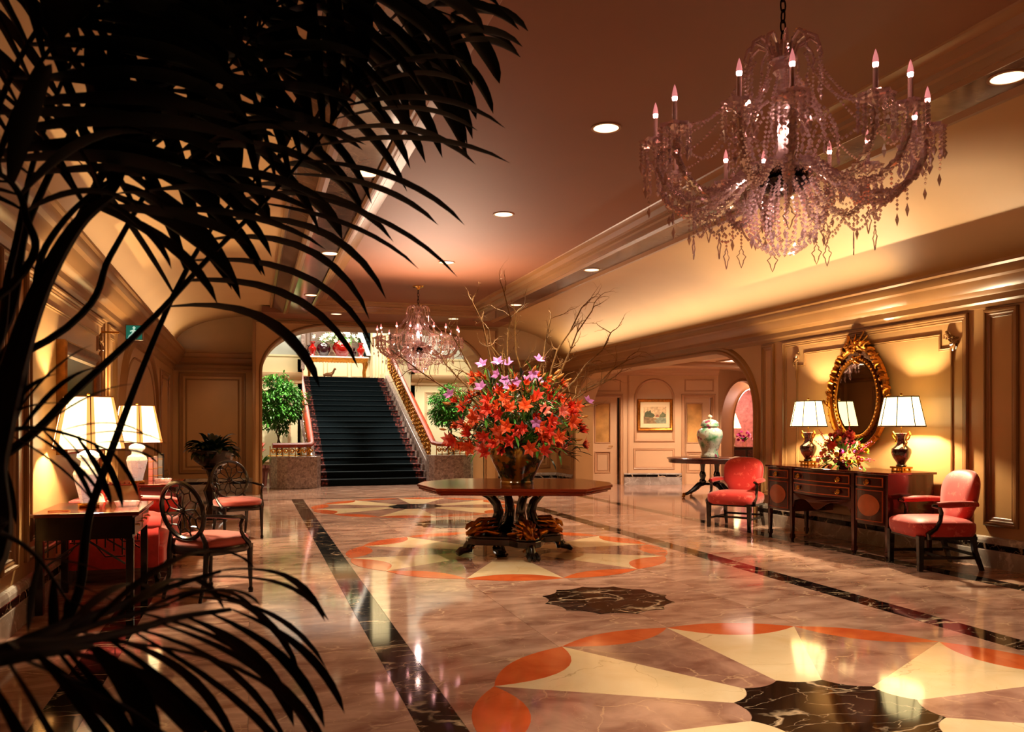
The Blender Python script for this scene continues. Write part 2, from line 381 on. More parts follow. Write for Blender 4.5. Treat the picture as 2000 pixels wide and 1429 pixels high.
# ---------------------------------------------------------------- walls
def mR(a, z, h=0): return Vector((X1-h, a, z))
def mL(a, z, h=0): return Vector((X0+h, a, z))
def rect(a0, a1, z0, z1): return [(a0, z0), (a1, z0), (a1, z1), (a0, z1)]
P_BIG = [(0, 0), (0, .022), (.012, .034), (.028, .034), (.036, .018), (.05, .020), (.062, .012), (.075, .014), (.085, 0)]
P_SM = [(0, 0), (.004, .014), (.012, .018), (.02, .010), (.03, .012), (.036, 0)]
def mould(wall, path, prof, mp, closed=True, m=None, name='panel_moulding', flip=False):
    pr = [(-o, h) for o, h in prof] if flip else prof
    return MB().sweep(path, pr, mp, closed).build(name, m or M_TRIM, wall, smooth=True, angle=30)
def panel(wall, a0, a1, z0, z1, mp, m=None, inner=True):
    mould(wall, rect(a0, a1, z0, z1), P_BIG, mp, m=m)
    if inner: mould(wall, rect(a0+.13, a1-.13, z0+.13, z1-.13), P_SM, mp, m=m)
def notched(wall, a0, a1, z0, z1, mp, n=.16):
    p = [(a0, z0), (a1, z0), (a1, z1-n), (a1-n, z1-n), (a1-n, z1), (a0+n, z1), (a0+n, z1-n), (a0, z1-n)]
    mould(wall, p, P_SM, mp)
    for s_, ax in ((1, a0), (-1, a1)):          # carved acanthus spray in each upper notch
        mb = MB()
        for k in range(6):
            t = k/5; q = [mp(ax+s_*(.02+.10*cos(2.2*t+j*.5)*(.4+j*.13)), z1-.02-.15*t+.03*sin(j*1.3+k), .012+.02*sin(j)) for j in range(5)]
            mb.tube(q, [.012, .016, .014, .01, .004], 6)
        mb.tube([mp(ax+s_*.06+.045*cos(j*.7)*(1-j/11), z1-.06+.05*sin(j*.7)*(1-j/11), .03) for j in range(11)], [.014]*6+[.01]*5, 6)
        mb.tube([mp(ax+s_*.015, z1-.12-.05*j, .018) for j in range(6)], [.016, .018, .014, .016, .01, .003], 6)
        mb.build('carved_ornament', M_GOLD if False else M_TRIM, wall, smooth=True)
# right wall with its wide arch
AR0, AR1, ARZ = 10.57, 17.65, 2.60
def arch_path(a0, a1, z, rx, rz, z0=0.0, n=12): return [(a0, z0)]+arc(a0+rx, z-rz, rx, rz, 180, 90, n)+arc(a1-rx, z-rz, rx, rz, 90, 0, n)+[(a1, z0)]
def mRb(a, z, h): return Vector((X1+.43*(1-h), a, z))
ap = arch_path(AR0, AR1, ARZ, 1.15, .95)
wr = st('wall_right', MB().prism([(YB, 0)]+ap+[(YE+.1, 0), (YE+.1, 4.2), (YB, 4.2)], 0, 1, mRb), M_WALL)
mould(wr, ap, [(0, 0), (0, .03), (.02, .045), (.05, .05), (.07, .03), (.10, .035), (.125, .02), (.14, 0)], mR, closed=False, name='arch_moulding')
for a0, a1 in ((2.2, 5.75),): panel(wr, a0, a1, .42, 2.62, mR)
panel(wr, 6.14, 6.54, .42, 2.62, mR, inner=False); mould(wr, rect(6.215, 6.465, .50, 2.54), [(0, .004), (.004, .010), (.010, .004)], mR)
mould(wr, rect(6.73, 9.88, .42, 2.62), P_BIG, mR); notched(wr, 6.93, 9.58, .55, 2.44, mR)
panel(wr, 10.08, 10.38, .42, 2.62, mR, inner=False); panel(wr, 17.95, 18.6, .42, 2.62, mR, inner=False)
# left wall
wl = st('wall_left', MB().b2(X0-.4, X0, YB, YE+.1, 0, 4.2), M_WALL)
for a0, a1 in ((2.6, 5.9),): panel(wl, a0, a1, .42, 2.62, mL)
panel(wl, 6.2, 6.6, .42, 2.62, mL)
mould(wl, rect(6.85, 10.2, .42, 2.62), P_BIG, mL); notched(wl, 7.03, 10.02, .55, 2.44, mL)
panel(wl, 10.5, 11.1, .42, 2.62, mL, inner=True)
nic = arch_path(11.5, 15.75, 2.58, 1.5, 1.0, .3)
mould(wl, nic, [(0, 0), (0, .05), (.03, .06), (.06, .03), (.10, .04), (.14, 0)], mL, closed=False, name='arch_moulding')
mould(wl, [(a, z) for a, z in arch_path(11.85, 15.4, 2.40, 1.2, .8, .45)], P_SM, mL, closed=True)
panel(wl, 16.25, 17.9, .42, 2.5, mL, inner=False); notched(wl, 16.42, 17.75, .55, 2.38, mL, .12)
# end wall: two wings and the arched stair portal
PF = 18.1                                     # portal face
def mE(a, z, h=0): return Vector((a, PF-h, z))
def mW(a, z, h=0): return Vector((a, YE-h, z))
PX0, PX1, OX0, OX1 = .02, 5.42, .22, 5.08
ape = arch_path(OX0, OX1, 3.60, 1.45, 1.0)
we = st('wall_end', MB().prism([(PX0, 0)]+ape+[(PX1, 0), (PX1, 4.3), (PX0, 4.3)], 0, 1, lambda a, z, h: Vector((a, PF+.95*(1-h), z))), M_WALL)
mould(we, ape, [(0, -.05), (0, .02), (.015, .035), (.04, .035), (.055, .012), (.07, 0)], mE, closed=False, name='arch_moulding')
MB().sweep([(PX0, 0), (PX0, 3.70), (PX1, 3.70), (PX1, 0)], [(0, -.06), (0, .03), (-.02, .04), (-.05, .04), (-.065, 0)], mE, False).build('portal_moulding', M_TRIM, we, smooth=True)
st('wall_end_left', MB().b2(X0-.1, PX0, YE, YE+.2, 0, 4.2), M_WALL); wel = bpy.data.objects['wall_end_left']
st('wall_end_right', MB().b2(PX1, X1+.1, YE, YE+.2, 0, 4.2), M_WALL); wer = bpy.data.objects['wall_end_right']
panel(wel, -1.48, -.12, .42, 2.60, mW); panel(wer, 5.62, 7.0, .42, 2.60, mW)
st('wall_back', MB().b2(X0-.2, X1+.2, YB-.2, YB, 0, 4.3), M_WALL)
# cornices
PC = [(0, 2.64), (.02, 2.64), (.03, 2.68), (.05, 2.70), (.05, 2.76), (.09, 2.79), (.13, 2.80), (.17, 2.84), (.20, 2.90), (.235, 2.92), (.25, 2.96), (.25, 3.0), (.27, 3.02), (.27, 3.05), (.18, 3.05), (0, 3.02)]
def cornice(name, p, d):
    """p 2D path in plan, d side"""
    mb = MB(); mb.sweep(p, [(o*d, h) for o, h in PC], lambda a, b, h: Vector((a, b, h)), False)
    return st(name, mb, M_TRIM, smooth=True, angle=25)
cornice('trim_1', [(X1, YB), (X1, YE), (PX1, YE)], 1)
cornice('trim_2', [(X0, YB), (X0, YE), (PX0, YE)], -1)
# baseboards
PB = [(0, .0), (.045, 0), (.045, .17), (.04, .18)]; PB2 = [(.04, .18), (.043, .183), (.043, .235), (.04, .24)]; PB3 = [(.04, .24), (.038, .27), (.025, .30), (.0, .31)]
def base(name, paths, d):
    mb = MB(); wh = lambda a, b, h: Vector((a, b, h))
    for i, pr in enumerate((PB, PB2, PB3)):
        mb.cur = i
        for p in paths: mb.sweep(p, [(o*d, h) for o, h in pr], wh, False)
    return st(name, mb, [M_BASE, M_BLACK, M_BASE])
base('baseboard_right', [[(X1, YB), (X1, AR0-.14)], [(X1, AR1+.14), (X1, YE), (PX1, YE)]], 1)
base('baseboard_left', [[(X0, YB), (X0, YE), (PX0, YE)]], -1)
# vaulted side ceilings
def vault(name, xw, s):
    mb = MB(); A_, B_ = 2.05, .84
    prof = [(xw-s*A_*(1-abs(cos(t))**.9), 3.03+B_*sin(t)**.85) for t in [pi/2*i/14 for i in range(15)]]
    prof.append((XC+s*2.2, CEIL))
    mb.add([(x, y, z) for y in (YB, YE+.2) for x, z in prof], [(i, i+1, len(prof)+i+1, len(prof)+i) for i in range(len(prof)-1)])
    mb.add([(x, y, z+.15) for y in (YB, YE+.2) for x, z in prof], [(i, i+1, len(prof)+i+1, len(prof)+i) for i in range(len(prof)-1)])
    return st(name, mb, M_VAULT, smooth=True, angle=60)
vault('ceiling_vault_right', X1, 1); vault('ceiling_vault_left', X0, -1)
st('ceiling', MB().b2(X0-.2, X1+.4, YB, YE+.3, 4.2, 4.3).b2(XC-1.75, XC+1.75, YB, 16.6, CEIL, CEIL+.1), M_CEIL)
CE = 16.42
st('ceiling_end_band', MB().b2(XC-1.72, XC+1.76, CE+.1, PF+.1, SOF-.001, SOF+.12).b2(XC-2.6, XC+2.65, 17.15, PF+.1, SOF-.002, SOF+.12).b2(X0, X1, PF-.02, PF+.02, 4.0, 4.1), M_CEIL)
# side bands with mouldings: glossy flat band, stepped moulding up to the coffer, raised lip outside
def beam(n, s):
    c = XC+(0.05 if s > 0 else 0)
    xi, xo = c+s*1.70, c+s*2.10
    st('ceiling_band_'+n, MB().b2(min(xi, xo), max(xi, xo), YB, 17.15, SOF, SOF+.1), M_BAND)
    # sloping outer face with its own dark band
    mb = MB(); q = [(xo, SOF), (xo+s*.05, SOF-.03), (xo+s*.09, SOF-.03), (xo+s*.10, SOF+.01)]; mb.cur = 0
    mb.add([(x, y, z) for y in (YB, 17.15) for x, z in q], [(i, i+1, len(q)+i+1, len(q)+i) for i in range(3)])
    q2 = [(xo+s*.10, SOF+.01), (xo+s*.30, CEIL-.05)]; mb.cur = 1
    mb.add([(x, y, z) for y in (YB, 17.15) for x, z in q2], [(0, 1, 3, 2)])
    q3 = [(xo+s*.30, CEIL-.05), (xo+s*.31, CEIL-.08), (xo+s*.34, CEIL-.08), (xo+s*.36, CEIL+.02)]; mb.cur = 0
    mb.add([(x, y, z) for y in (YB, 17.15) for x, z in q3], [(i, i+1, len(q3)+i+1, len(q3)+i) for i in range(3)])
    st('trim_%d' % (3 if s > 0 else 4), mb, [M_TRIM, M_BAND])
beam('right', 1); beam('left', -1)
PK = [(0, SOF-.02), (.03, SOF-.03), (.05, SOF), (.07, SOF), (.09, SOF+.05), (.12, SOF+.06), (.13, SOF+.09), (.17, SOF+.10), (.20, SOF+.15), (.24, CEIL-.012), (.30, CEIL-.012), (.31, CEIL)]
mb = MB(); xa, xb = XC-1.72, XC+1.76
mb.sweep([(xb, YB), (xb, CE+.12), (xa, CE+.12), (xa, YB)], PK, lambda a, b, h: Vector((a, b, h)), False)
st('trim_5', mb, M_TRIM, smooth=True, angle=25)
# downlights
first = None
for i, (x, y) in enumerate(DOWN_SIDE+DOWN_END+DOWN_MID):
    z = CEIL if i >= 10 else SOF
    side = 'left' if x < 2 else ('middle' if abs(x-XC) < .1 else 'right')
    where = {4.16: 'nearest the camera', 7.5: 'second from the camera', 11.1: 'third from the camera', 14.7: 'farthest along', 6.23: 'large, nearest the camera', 9.12: 'beyond the nearest', 12.04: 'closest to the far chandelier'}
    lab = 'round recessed downlight over the stair arch, %s one' % ('left' if x < 2.8 else 'right') if i in (8, 9) else 'round recessed downlight in the %s ceiling band, %s' % (side, where[y])
    if i >= 10: lab = 'round recessed downlight in the flat middle ceiling, '+where[y]
    if first is None:
        t = thing('downlight', lab, 'light', (x, y, z), 0, 'recessed ceiling downlights')
        MB().lathe([(.105, -.001), (.105, -.008), (.125, -.008), (.128, -.002), (.128, .0)], 28).build('ring', M_DLRING, t, smooth=True)
        MB().lathe([(.0001, -.004), (.105, -.004), (.105, -.002)], 28).build('lens', M_DLGLOW, t)
        first = t
    else: dup(first, (x, y, z), 0, lab)
# ---------------------------------------------------------------- side hall behind the right arch
DH = 20.3
def camf(X, D): return (X*cos(YAW)+D*sin(YAW), -X*sin(YAW)+D*cos(YAW))
def mH(a, z, h=0):
    x, y = camf(a, DH-h); return Vector((x, y, z))
def ua(u): return (u-1000)*DH/F_PX
def vz(v): return EYE+(HORIZON-v)*DH/F_PX
HC = 2.86
d1 = (ua(1155), ua(1211)); d2 = (ua(1337), ua(1392)); DT = 2.16
wh = st('wall_hall', MB().prism([(.9, 0), (d1[0], 0), (d1[0], DT), (d1[1], DT), (d1[1], 0), (d2[0], 0), (d2[0], DT), (d2[1], DT), (d2[1], 0), (ua(1403), 0), (ua(1403), 3.1), (.9, 3.1)], 0, .25, lambda a, z, h: mH(a, z, -h)), M_HALL)
for a0, a1 in (d1, d2):
    mould(wh, [(a0, 0), (a0, DT), (a1, DT), (a1, 0)], [(0, 0), (0, .03), (.02, .045), (.05, .03), (.07, .035), (.08, 0)], mH, False, M_HTRIM, 'door_casing')
    mould(wh, rect(a0+.0, a1+.03, 2.30, 2.60), P_SM, mH, m=M_HTRIM); 
mould(wh, [(ua(1238), vz(863)), (ua(1318), vz(863))]+[(ua(1278)+.507*cos(t*pi/14), 2.13+.50*sin(t*pi/14)) for t in range(15)], [(0, 0), (.008, .02), (.03, .03), (.05, .015), (.07, 0)], mH, m=M_HTRIM, name='arch_moulding')
mould(wh, rect(ua(1237), ua(1318), vz(916), vz(875)), [(0, 0), (.01, .02), (.03, .01), (.05, .014), (.06, 0)], mH, m=M_HTRIM)
MB().prism([(ua(1226), 0), (ua(1229), 0), (ua(1229), 2.8), (ua(1226), 2.8)], 0, .02, mH).build('pilaster_edge', M_HTRIM, wh)
st('trim_6', MB().sweep([camf(.9, DH), camf(ua(1403), DH)], [(0, 2.70), (-.03, 2.71), (-.05, 2.76), (-.12, 2.80), (-.14, 2.86), (-.16, 2.87)], lambda a, b, h: Vector((a, b, h)), False), M_HTRIM)
mb = MB()
for i, pr in enumerate(([(0, 0), (.03, 0), (.03, .19)], [(.03, .19), (.034, .19), (.034, .25), (.03, .25)], [(.03, .25), (.02, .28), (0, .28)])):
    mb.cur = i
    for a0, a1 in ((ua(1219), ua(1331)), (ua(1397), ua(1403)), (1.0, ua(1150))):
        mb.sweep([(a0, 0), (a1, 0)], pr, lambda a, b, h: Vector((0, 0, 0)), False) if False else mb.add([mH(a, z, h) for a in (a0, a1) for h, z in pr], [(k, k+1, len(pr)+k+1, len(pr)+k) for k in range(len(pr)-1)])
st('baseboard_hall', mb, [M_BASE, M_BLACK, M_BASE])
M_FROST = mat('frosted_glass', '#d8a864', .15, var=.25, scale=2.5, coat=.5)
def door(n, a0, a1, side):
    o = MB(); h0, h1 = -.14, -.10
    def bx(x0, x1, z0, z1, ha, hb): o.prism([(x0, z0), (x1, z0), (x1, z1), (x0, z1)], ha, hb, mH)
    w = a1-a0; g0, g1 = a0+.09, a1-.22 if side > 0 else a1-.10
    if side < 0: g0, g1 = a0+.06, a1-.22
    bx(a0, g0, 0, DT, h0, h1); bx(g1, a1-.05, 0, DT, h0, h1); bx(g0, g1, 0, .28, h0, h1); bx(g0, g1, .82, 1.02, h0, h1); bx(g0, g1, 2.03, DT, h0, h1); bx(g0, g1, .28, .82, h0, h1-.015)
    d = o.build('door_%d' % n, M_HALL); d['kind'] = 'structure'
    MB().prism([(g0, 1.02), (g1, 1.02), (g1, 2.03), (g0, 2.03)], h0+.01, h0+.02, mH).build('pane', M_FROST, d)
    MB().sweep(rect(g0, g1, 1.02, 2.03), [(0, h1), (.006, h1+.015), (.02, h1+.015), (.03, h1-.01)], mH).build('pane_moulding', M_HTRIM, d)
    MB().sweep(rect(g0, g1, .28, .82), [(0, h1), (.006, h1+.015), (.02, h1+.015), (.03, h1-.01), (.06, h1-.01), (.07, h1)], mH).build('panel_moulding', M_HTRIM, d)
    hx = g1+.04
    MB().tube([mH(hx, .95, h1), mH(hx, .95, h1+.05)], .012).tube([mH(hx+.01, .95, h1+.05), mH(hx-.10, .95, h1+.05)], .009).build('handle', M_BRASS, d, smooth=True)
door(1, d1[0], d1[1], 1); door(2, d2[0], d2[1], -1)
# room light behind the frosted panes comes from the hall itself; framed watercolour in the niche
t = thing('framed_picture', 'gold framed landscape watercolour hung in the arched hall niche', 'picture', tuple(mH(ua(1279), vz(841))), -YAW)
fw, fh = .875, .787
fr = MB().sweep(rect(-fw/2, fw/2, 0, fh), [(0, 0), (0, .05), (.02, .065), (.05, .05), (.065, .03), (.075, .03)], lambda a, b, h: Vector((a, -h, b))).build('frame', M_GOLD, t, smooth=True)
MB().prism(rect(-fw/2+.06, fw/2-.06, .06, fh-.06), .012, .022, lambda a, b, h: Vector((a, -h, b))).build('mount', mat('mount_board', '#e8cfa0', .6, var=0), t)
pa = lambda a, b, h: Vector((a*.56, -h, .185+b*.41))
def pmat(n, c): return mat(n, c, .6, var=.25, scale=18)
mb = MB(); mb.prism(rect(-.5, .5, 0, 1), .023, .025, pa); pic = mb.build('picture_sheet', pmat('paint_sky', '#d8b888'), t)
def blob(name, pts, m, h): MB().prism(pts, .025, h, pa).build(name, m, pic)
blob('painted_water', [(-.5, 0), (.5, 0), (.5, .34), (.1, .36), (-.1, .28), (-.5, .3)], pmat('paint_water', '#8a9478'), .0262)
blob('painted_bank', [(-.5, 0), (.1, 0), (-.05, .16), (.12, .24), (-.1, .36), (-.5, .42)], pmat('paint_bank', '#8a7048'), .0270)
blob('painted_trees', [(-.47, .40), (-.1, .34), (.0, .45), (-.08, .6), (-.16, .62), (-.2, .8), (-.28, .72), (-.36, .74), (-.46, .62)], pmat('paint_trees', '#4a5230'), .0278)
blob('painted_far_trees', [(.18, .36), (.46, .36), (.48, .55), (.4, .6), (.34, .7), (.28, .58), (.2, .5)], pmat('paint_far_trees', '#6a6e48'), .0278)
blob('painted_house', [(.02, .38), (.18, .38), (.18, .47), (.1, .53), (.02, .47)], pmat('paint_house', '#a06848'), .0280)
# second wall of the hall with an arch into the rose coloured room
C2 = Vector(camf(ua(1403), DH)); E2 = Vector(camf(5.98+1.6, 21.3+1.8)); dv = (E2-C2).normalized(); nv = Vector((-dv.y, dv.x))
if nv.dot(-C2) < 0: nv = -nv
def m2(a, z, h=0): p = C2+dv*a+nv*h; return Vector((p.x, p.y, z))
ap2 = arch_path(.12, 2.9, 2.62, 1.2, 1.15)
w2 = st('wall_hall_right', MB().prism([(0, 0)]+ap2+[(6, 0), (6, 3.1), (0, 3.1)], -.2, 0, m2), M_HALL)
mould(w2, ap2, [(0, 0), (0, .02), (.03, .03), (.06, 0)], m2, False, M_HTRIM, 'arch_moulding')
st('ceiling_hall', MB().b2(X1+.43, 16.4, 8.0, 25, HC, HC+.2), M_HALL)
st('trim_7', MB().b2(8.0, 12.2, 12.9, 13.1, HC-.10, HC).b2(8.0, 12.2, 15.9, 16.1, HC-.10, HC), M_HTRIM)
st('wall_hall_near', MB().b2(X1+.43, 16.4, 7.8, 8.0, 0, 3.1).b2(16.3, 16.5, 8, 26, 0, 3.1), M_HALL)
t = thing('ceiling_light', 'bright rectangular ceiling panel light seen under the right arch', 'light', (10.4, 14.5, HC))
MB().sweep(rect(-.8, .8, -1.1, 1.1), [(0, 0), (0, -.03), (.05, -.03), (.05, 0)], lambda a, b, h: Vector((a, b, h))).build('frame', M_HTRIM, t)
MB().b2(-.75, .75, -1.05, 1.05, -.012, -.002).build('diffuser', mat('panel_glow', '#ffe8d0', .5, var=0, emit=(1, .80, .62, 1), estr=2.2), t)
# rose room
M_ROSE = mat('rose_wallpaper', '#e08a80', .6, var=.18, scale=9)
pr0 = C2+dv*.2-nv*4.2
def camp(X, D, z): p = camf(X, D); return (p[0], p[1], z)
m2b = lambda a, z, h=0: m2(a, z, h-1.3)
ap3 = arch_path(3.45, 6.0, 2.55, 1.15, 1.1)
w3 = st('wall_vestibule', MB().prism([(1.5, 0)]+ap3+[(8, 0), (8, 3.1), (1.5, 3.1)], -.2, 0, m2b), M_HALL)
mould(w3, ap3, [(0, 0), (0, .02), (.03, .03), (.06, 0)], m2b, False, M_HTRIM, 'arch_moulding')
st('wall_rose_room', MB().prism([(4.5, 0), (11, 0), (11, 3.1), (4.5, 3.1)], 26.3, 26.4, lambda a, z, h: Vector(camf(a, h)+(z,))), M_ROSE)
point(camp(7.5, 24.8, 2.3), 90, (1, .66, .58), .2)  # unseen point added to brighten the rose room, apart from its table lamp
t = thing('cabinet', 'dark cabinet in the rose coloured room beyond both arches', 'cabinet', camp(7.15, 25.2, 0), -YAW)
MB().b2(-.6, .6, -.22, .22, .08, .78).build('body', M_DARKW, t, bev=.01); MB().b2(-.64, .64, -.25, .25, .78, .82).build('top', M_MAHOG, t, bev=.005)
for x in (-.52, .52):
    for y in (-.16, .16): MB().box((x, y, .04), (.06, .06, .08)).build('foot', M_DARKW, t)
for x in (-.3, .3): MB().b2(x-.27, x+.27, -.235, -.222, .13, .73).build('door_panel', M_MAHOG, t, bev=.004)
# ---------------------------------------------------------------- stair hall
XA, XB, RI_, RUN, NS, Y0 = 1.56, 4.16, .160, .384, 19, 20.1
M_CARP = mat('dark_green_carpet', '#0a161b', .95, spec=.15, var=.2, scale=40)
M_STPALE = mat('stair_marble_edge', '#a89a92', .25, var=.1)
M_ROSEB = NT('carpet_border'); s_ = M_ROSEB; v_ = s_.n('ShaderNodeTexVoronoi'); v_.inputs['Scale'].default_value = 14; s_.l(s_.geo(), v_.inputs['Vector'])
s_.l(s_.ramp(v_.outputs[0], [(.25, lin('#8a4038')), (.5, lin('#2a1414'))]), s_.b.inputs['Base Color']); s_.b.inputs['Roughness'].default_value = .9; M_ROSEB = s_.m
stair = thing('staircase', 'grand staircase with dark green runner and rose borders', 'staircase', (XA, Y0, 0))
for i in range(NS):
    y, z = i*RUN, (i+1)*RI_
    MB().b2(-.09, XB-XA+.09, y, y+RUN+.02, z-RI_, z-.012).build('step', M_NEWEL, stair)
    mb = MB(); r = .022
    pth = [(y-.012, z-RI_), (y-.012, z-.03), (y-.035, z-.02), (y-.035, z-.002), (y-.02, z+.004), (y+RUN-.01, z)]
    for k, (xa_, xb_) in enumerate(((0, .2), (.2, XB-XA-.2), (XB-XA-.2, XB-XA))):
        mb.cur = 0 if k == 1 else 1
        mb.add([(x, yy, zz) for x in (xa_, xb_) for yy, zz in pth], [(q, q+1, 6+q+1, 6+q) for q in range(5)])
    mb.build('stair_runner', [M_CARP, M_ROSEB], stair, recalc=True)
YT = Y0+NS*RUN; ZT = NS*RI_
st('floor_landing', MB().b2(-1, 7, YT, 31, ZT-.3, ZT-.01), M_STPALE)
def pmap(i): return i
# balustrades
def balustrade(sgn, label):
    xs = (XA-.10) if sgn < 0 else (XB+.10)
    t = thing('balustrade', label, 'railing', (xs, Y0, 0))
    sl = ZT/(YT-Y0)
    def zl(y): return (y)*sl
    MB().prism([(-.05, 0), (YT-Y0, 0), (YT-Y0, ZT+.12), (.5, zl(.5)+.34), (-.05, .74)], -.09, .09, lambda y, z, h: Vector((h+sgn*.09, y, z))).build('stringer', M_NEWEL, t, bev=.01)
    pts = [(sgn*1.0, -.55, 1.0), (sgn*.8, -.52, 1.0), (sgn*.4, -.42, 1.0), (sgn*.16, -.22, 1.0), (sgn*.09, .05, 1.03), (sgn*.09, .35, 1.15)]+[(sgn*.09, y, zl(y)+1.02) for y in (.8, 2, 4, 6, YT-Y0-.1)]
    MB().tube(pts, .075, 10, flat=.75, up=(0, 0, 1)).build('handrail', mat('red_mahogany', '#8e2c0c', .42, var=.1), t, smooth=True)
    mb = MB(); n = 54
    for i in range(n):
        y = .5+(YT-Y0-.6)*i/(n-1)
        for j in range(5):
            z = zl(y)+.42+.115*j+(.03 if i % 2 else 0); r = .062
            mb.tube([(sgn*.09+.012*sin(k*2+i), y+r*cos(k*pi/3+i), z+r*sin(k*pi/3+i)*1.1) for k in range(6)], .016, 4, closed=True)
            if (i+j) % 2: mb.bead((sgn*.09, y+.06, z+.05), .03)
    o = mb.build('scrollwork_grille', M_GOLD, t); o['kind'] = 'stuff'
    # curved marble plinth and its low scroll rail
    o = MB().prism([(sgn*(x-.12), y) for x, y in [(.0, -.06), (.02, -.3), (.12, -.48), (.3, -.6), (.55, -.66), (.8, -.64), (1.02, -.52), (1.15, -.32), (1.18, -.06)]], 0, .74).build('marble_plinth', M_NEWEL, t, bev=.012)
    mb = MB()
    for i in range(7):
        x = sgn*(.14+.14*i); y = -.50 if i > 1 else -.38
        for k in (1, -1):
            mb.tube([(x+k*sgn*.0+.055*cos(a*.75)*(1-a/13)*k, y, .86+.07*sin(a*.75)*(1-a/13)) for a in range(12)], .011, 5)
        mb.tube([(x-.07, y, .74), (x-.07, y, .99)], .012, 5)
    mb.tube([(sgn*.1, -.4, .76), (sgn*1.1, -.5, .76)], .012, 5)
    mb.build('scroll_rail', M_BRASS, t, smooth=True)
    return t
balustrade(-1, 'stair balustrade left of the runner with curved marble plinth'); balustrade(1, 'stair balustrade right of the runner with gilt scroll grille')
# walls of the stair hall
M_SWALL = mat('stair_hall_cream', '#e0d2a8', .5, var=.04, scale=1.2); M_SGREY = mat('stair_hall_grey', '#b0b4ac', .5, var=.1, scale=2)
M_SBROWN = marble('brown_wall_marble', lin('#6a5040'), lin('#463228'), lin('#8a7460'), 1.2, .02, .5, .2)
YW = 23.4
def mS(a, z, h=0): return Vector((a, YW-h, z))
for nm, a0, a1 in (('left', -2.2, XA-.22), ('right', XB+.22, 8.6)):
    w = st('wall_stair_'+nm, MB().b2(a0, a1, YW, YW+.15, 0, 3.4), M_SWALL)
    MB().b2(a0, a1, YW+.3, YW+.45, 3.4, 6.5).build('upper_wall', M_SGREY, w); MB().b2(a0, a1, YW-.02, YW+.3, 3.37, 3.42).build('ledge', M_SWALL, w)
    MB().sweep([(a0, YW), (a1, YW)], [(0, 2.62), (-.03, 2.64), (-.04, 2.72), (-.08, 2.75), (-.13, 2.82), (-.15, 2.90), (-.15, 2.93), (0, 2.95)], lambda a, b, h: Vector((a, b, h)), False).build('dado_cornice', M_HALL, w, smooth=True)
    for q0, q1 in ((a0+.3, a0+1.6), (a1-1.6, a1-.3)) if nm == 'left' else ((a0+.4, a0+1.7), (a0+1.95, a0+3.4)):
        mould(w, rect(q0, q1, .45, 2.45), P_BIG, mS, m=M_HALL)
    xin = a1 if nm == 'left' else a0
    MB().b2(xin-.001 if nm == 'right' else xin-.12, xin+.12 if nm == 'right' else xin+.001, YW-.0, 30.2, 0, 3.3).build('stair_side_wall', M_SBROWN if nm == 'left' else M_SWALL, w)
    MB().b2(xin-.05, xin+.05, YW-.4, YW+.3, 3.0, 3.95).build('landing_pier', M_NEWEL, w, bev=.01)
wb = st('wall_stair_back', MB().b2(-2.2, 8.6, 30.2, 30.4, 0, 3.95), M_SWALL)
MB().b2(-2.2, 8.6, 30.15, 30.35, 3.95, 6.6).build('marble_panel', M_SBROWN, wb)
MB().b2(-2.2, 8.6, 30.1, 30.2, 3.90, 3.98).build('ledge', M_SWALL, wb)
for k in range(4): mould(wb, rect(.9+k*.85, 1.65+k*.85, 3.25, 3.8), P_SM, lambda a, z, h: Vector((a, 30.2-h, z)), m=M_HALL)
for k in range(3): mould(wb, rect(1.0+k*1.0, 1.9+k*1.0, 4.1, 6), P_SM, lambda a, z, h: Vector((a, 30.15-h, z)), m=M_SBROWN)
pl = MB().b2(4.12, 4.72, 29.3, 30.1, 3.0, 6.6); pl.build('white_pilaster', M_SWALL, wb)
for k in range(5): MB().tube([(4.2+.105*k, 29.3, 3.2), (4.2+.105*k, 29.3, 6.4)], .03, 6).build('flute', M_SWALL, wb)
# upper flight glimpsed to the right of the console
for k in range(9):
    MB().b2(3.72, 4.3, 29.9-.0, 30.1, 4.02+.17*k, 4.15+.17*k).build('upper_step', M_CARP, wb)
MB().prism([(3.35, 5.6), (3.5, 5.6), (4.12, 4.0), (3.97, 4.0)], 29.7, 29.85, lambda a, z, h: Vector((a, h, z))).build('white_stringer', mat('white_paint', '#e8e4e0', .4, var=0), wb)
st('ceiling_stair', MB().b2(-2.4, 8.8, PF+.95, 31, 6.6, 6.7), M_SGREY)
st('wall_stair_sides', MB().b2(-2.4, -2.2, PF+.9, 31, 0, 6.6).b2(8.6, 8.8, 20.5, 31, 0, 6.6).b2(-2.2, 8.6, PF+.95, PF+1.05, 4.25, 6.6).b2(5.42, 8.7, PF+1.0, PF+1.15, 0, 4.3), M_SWALL)
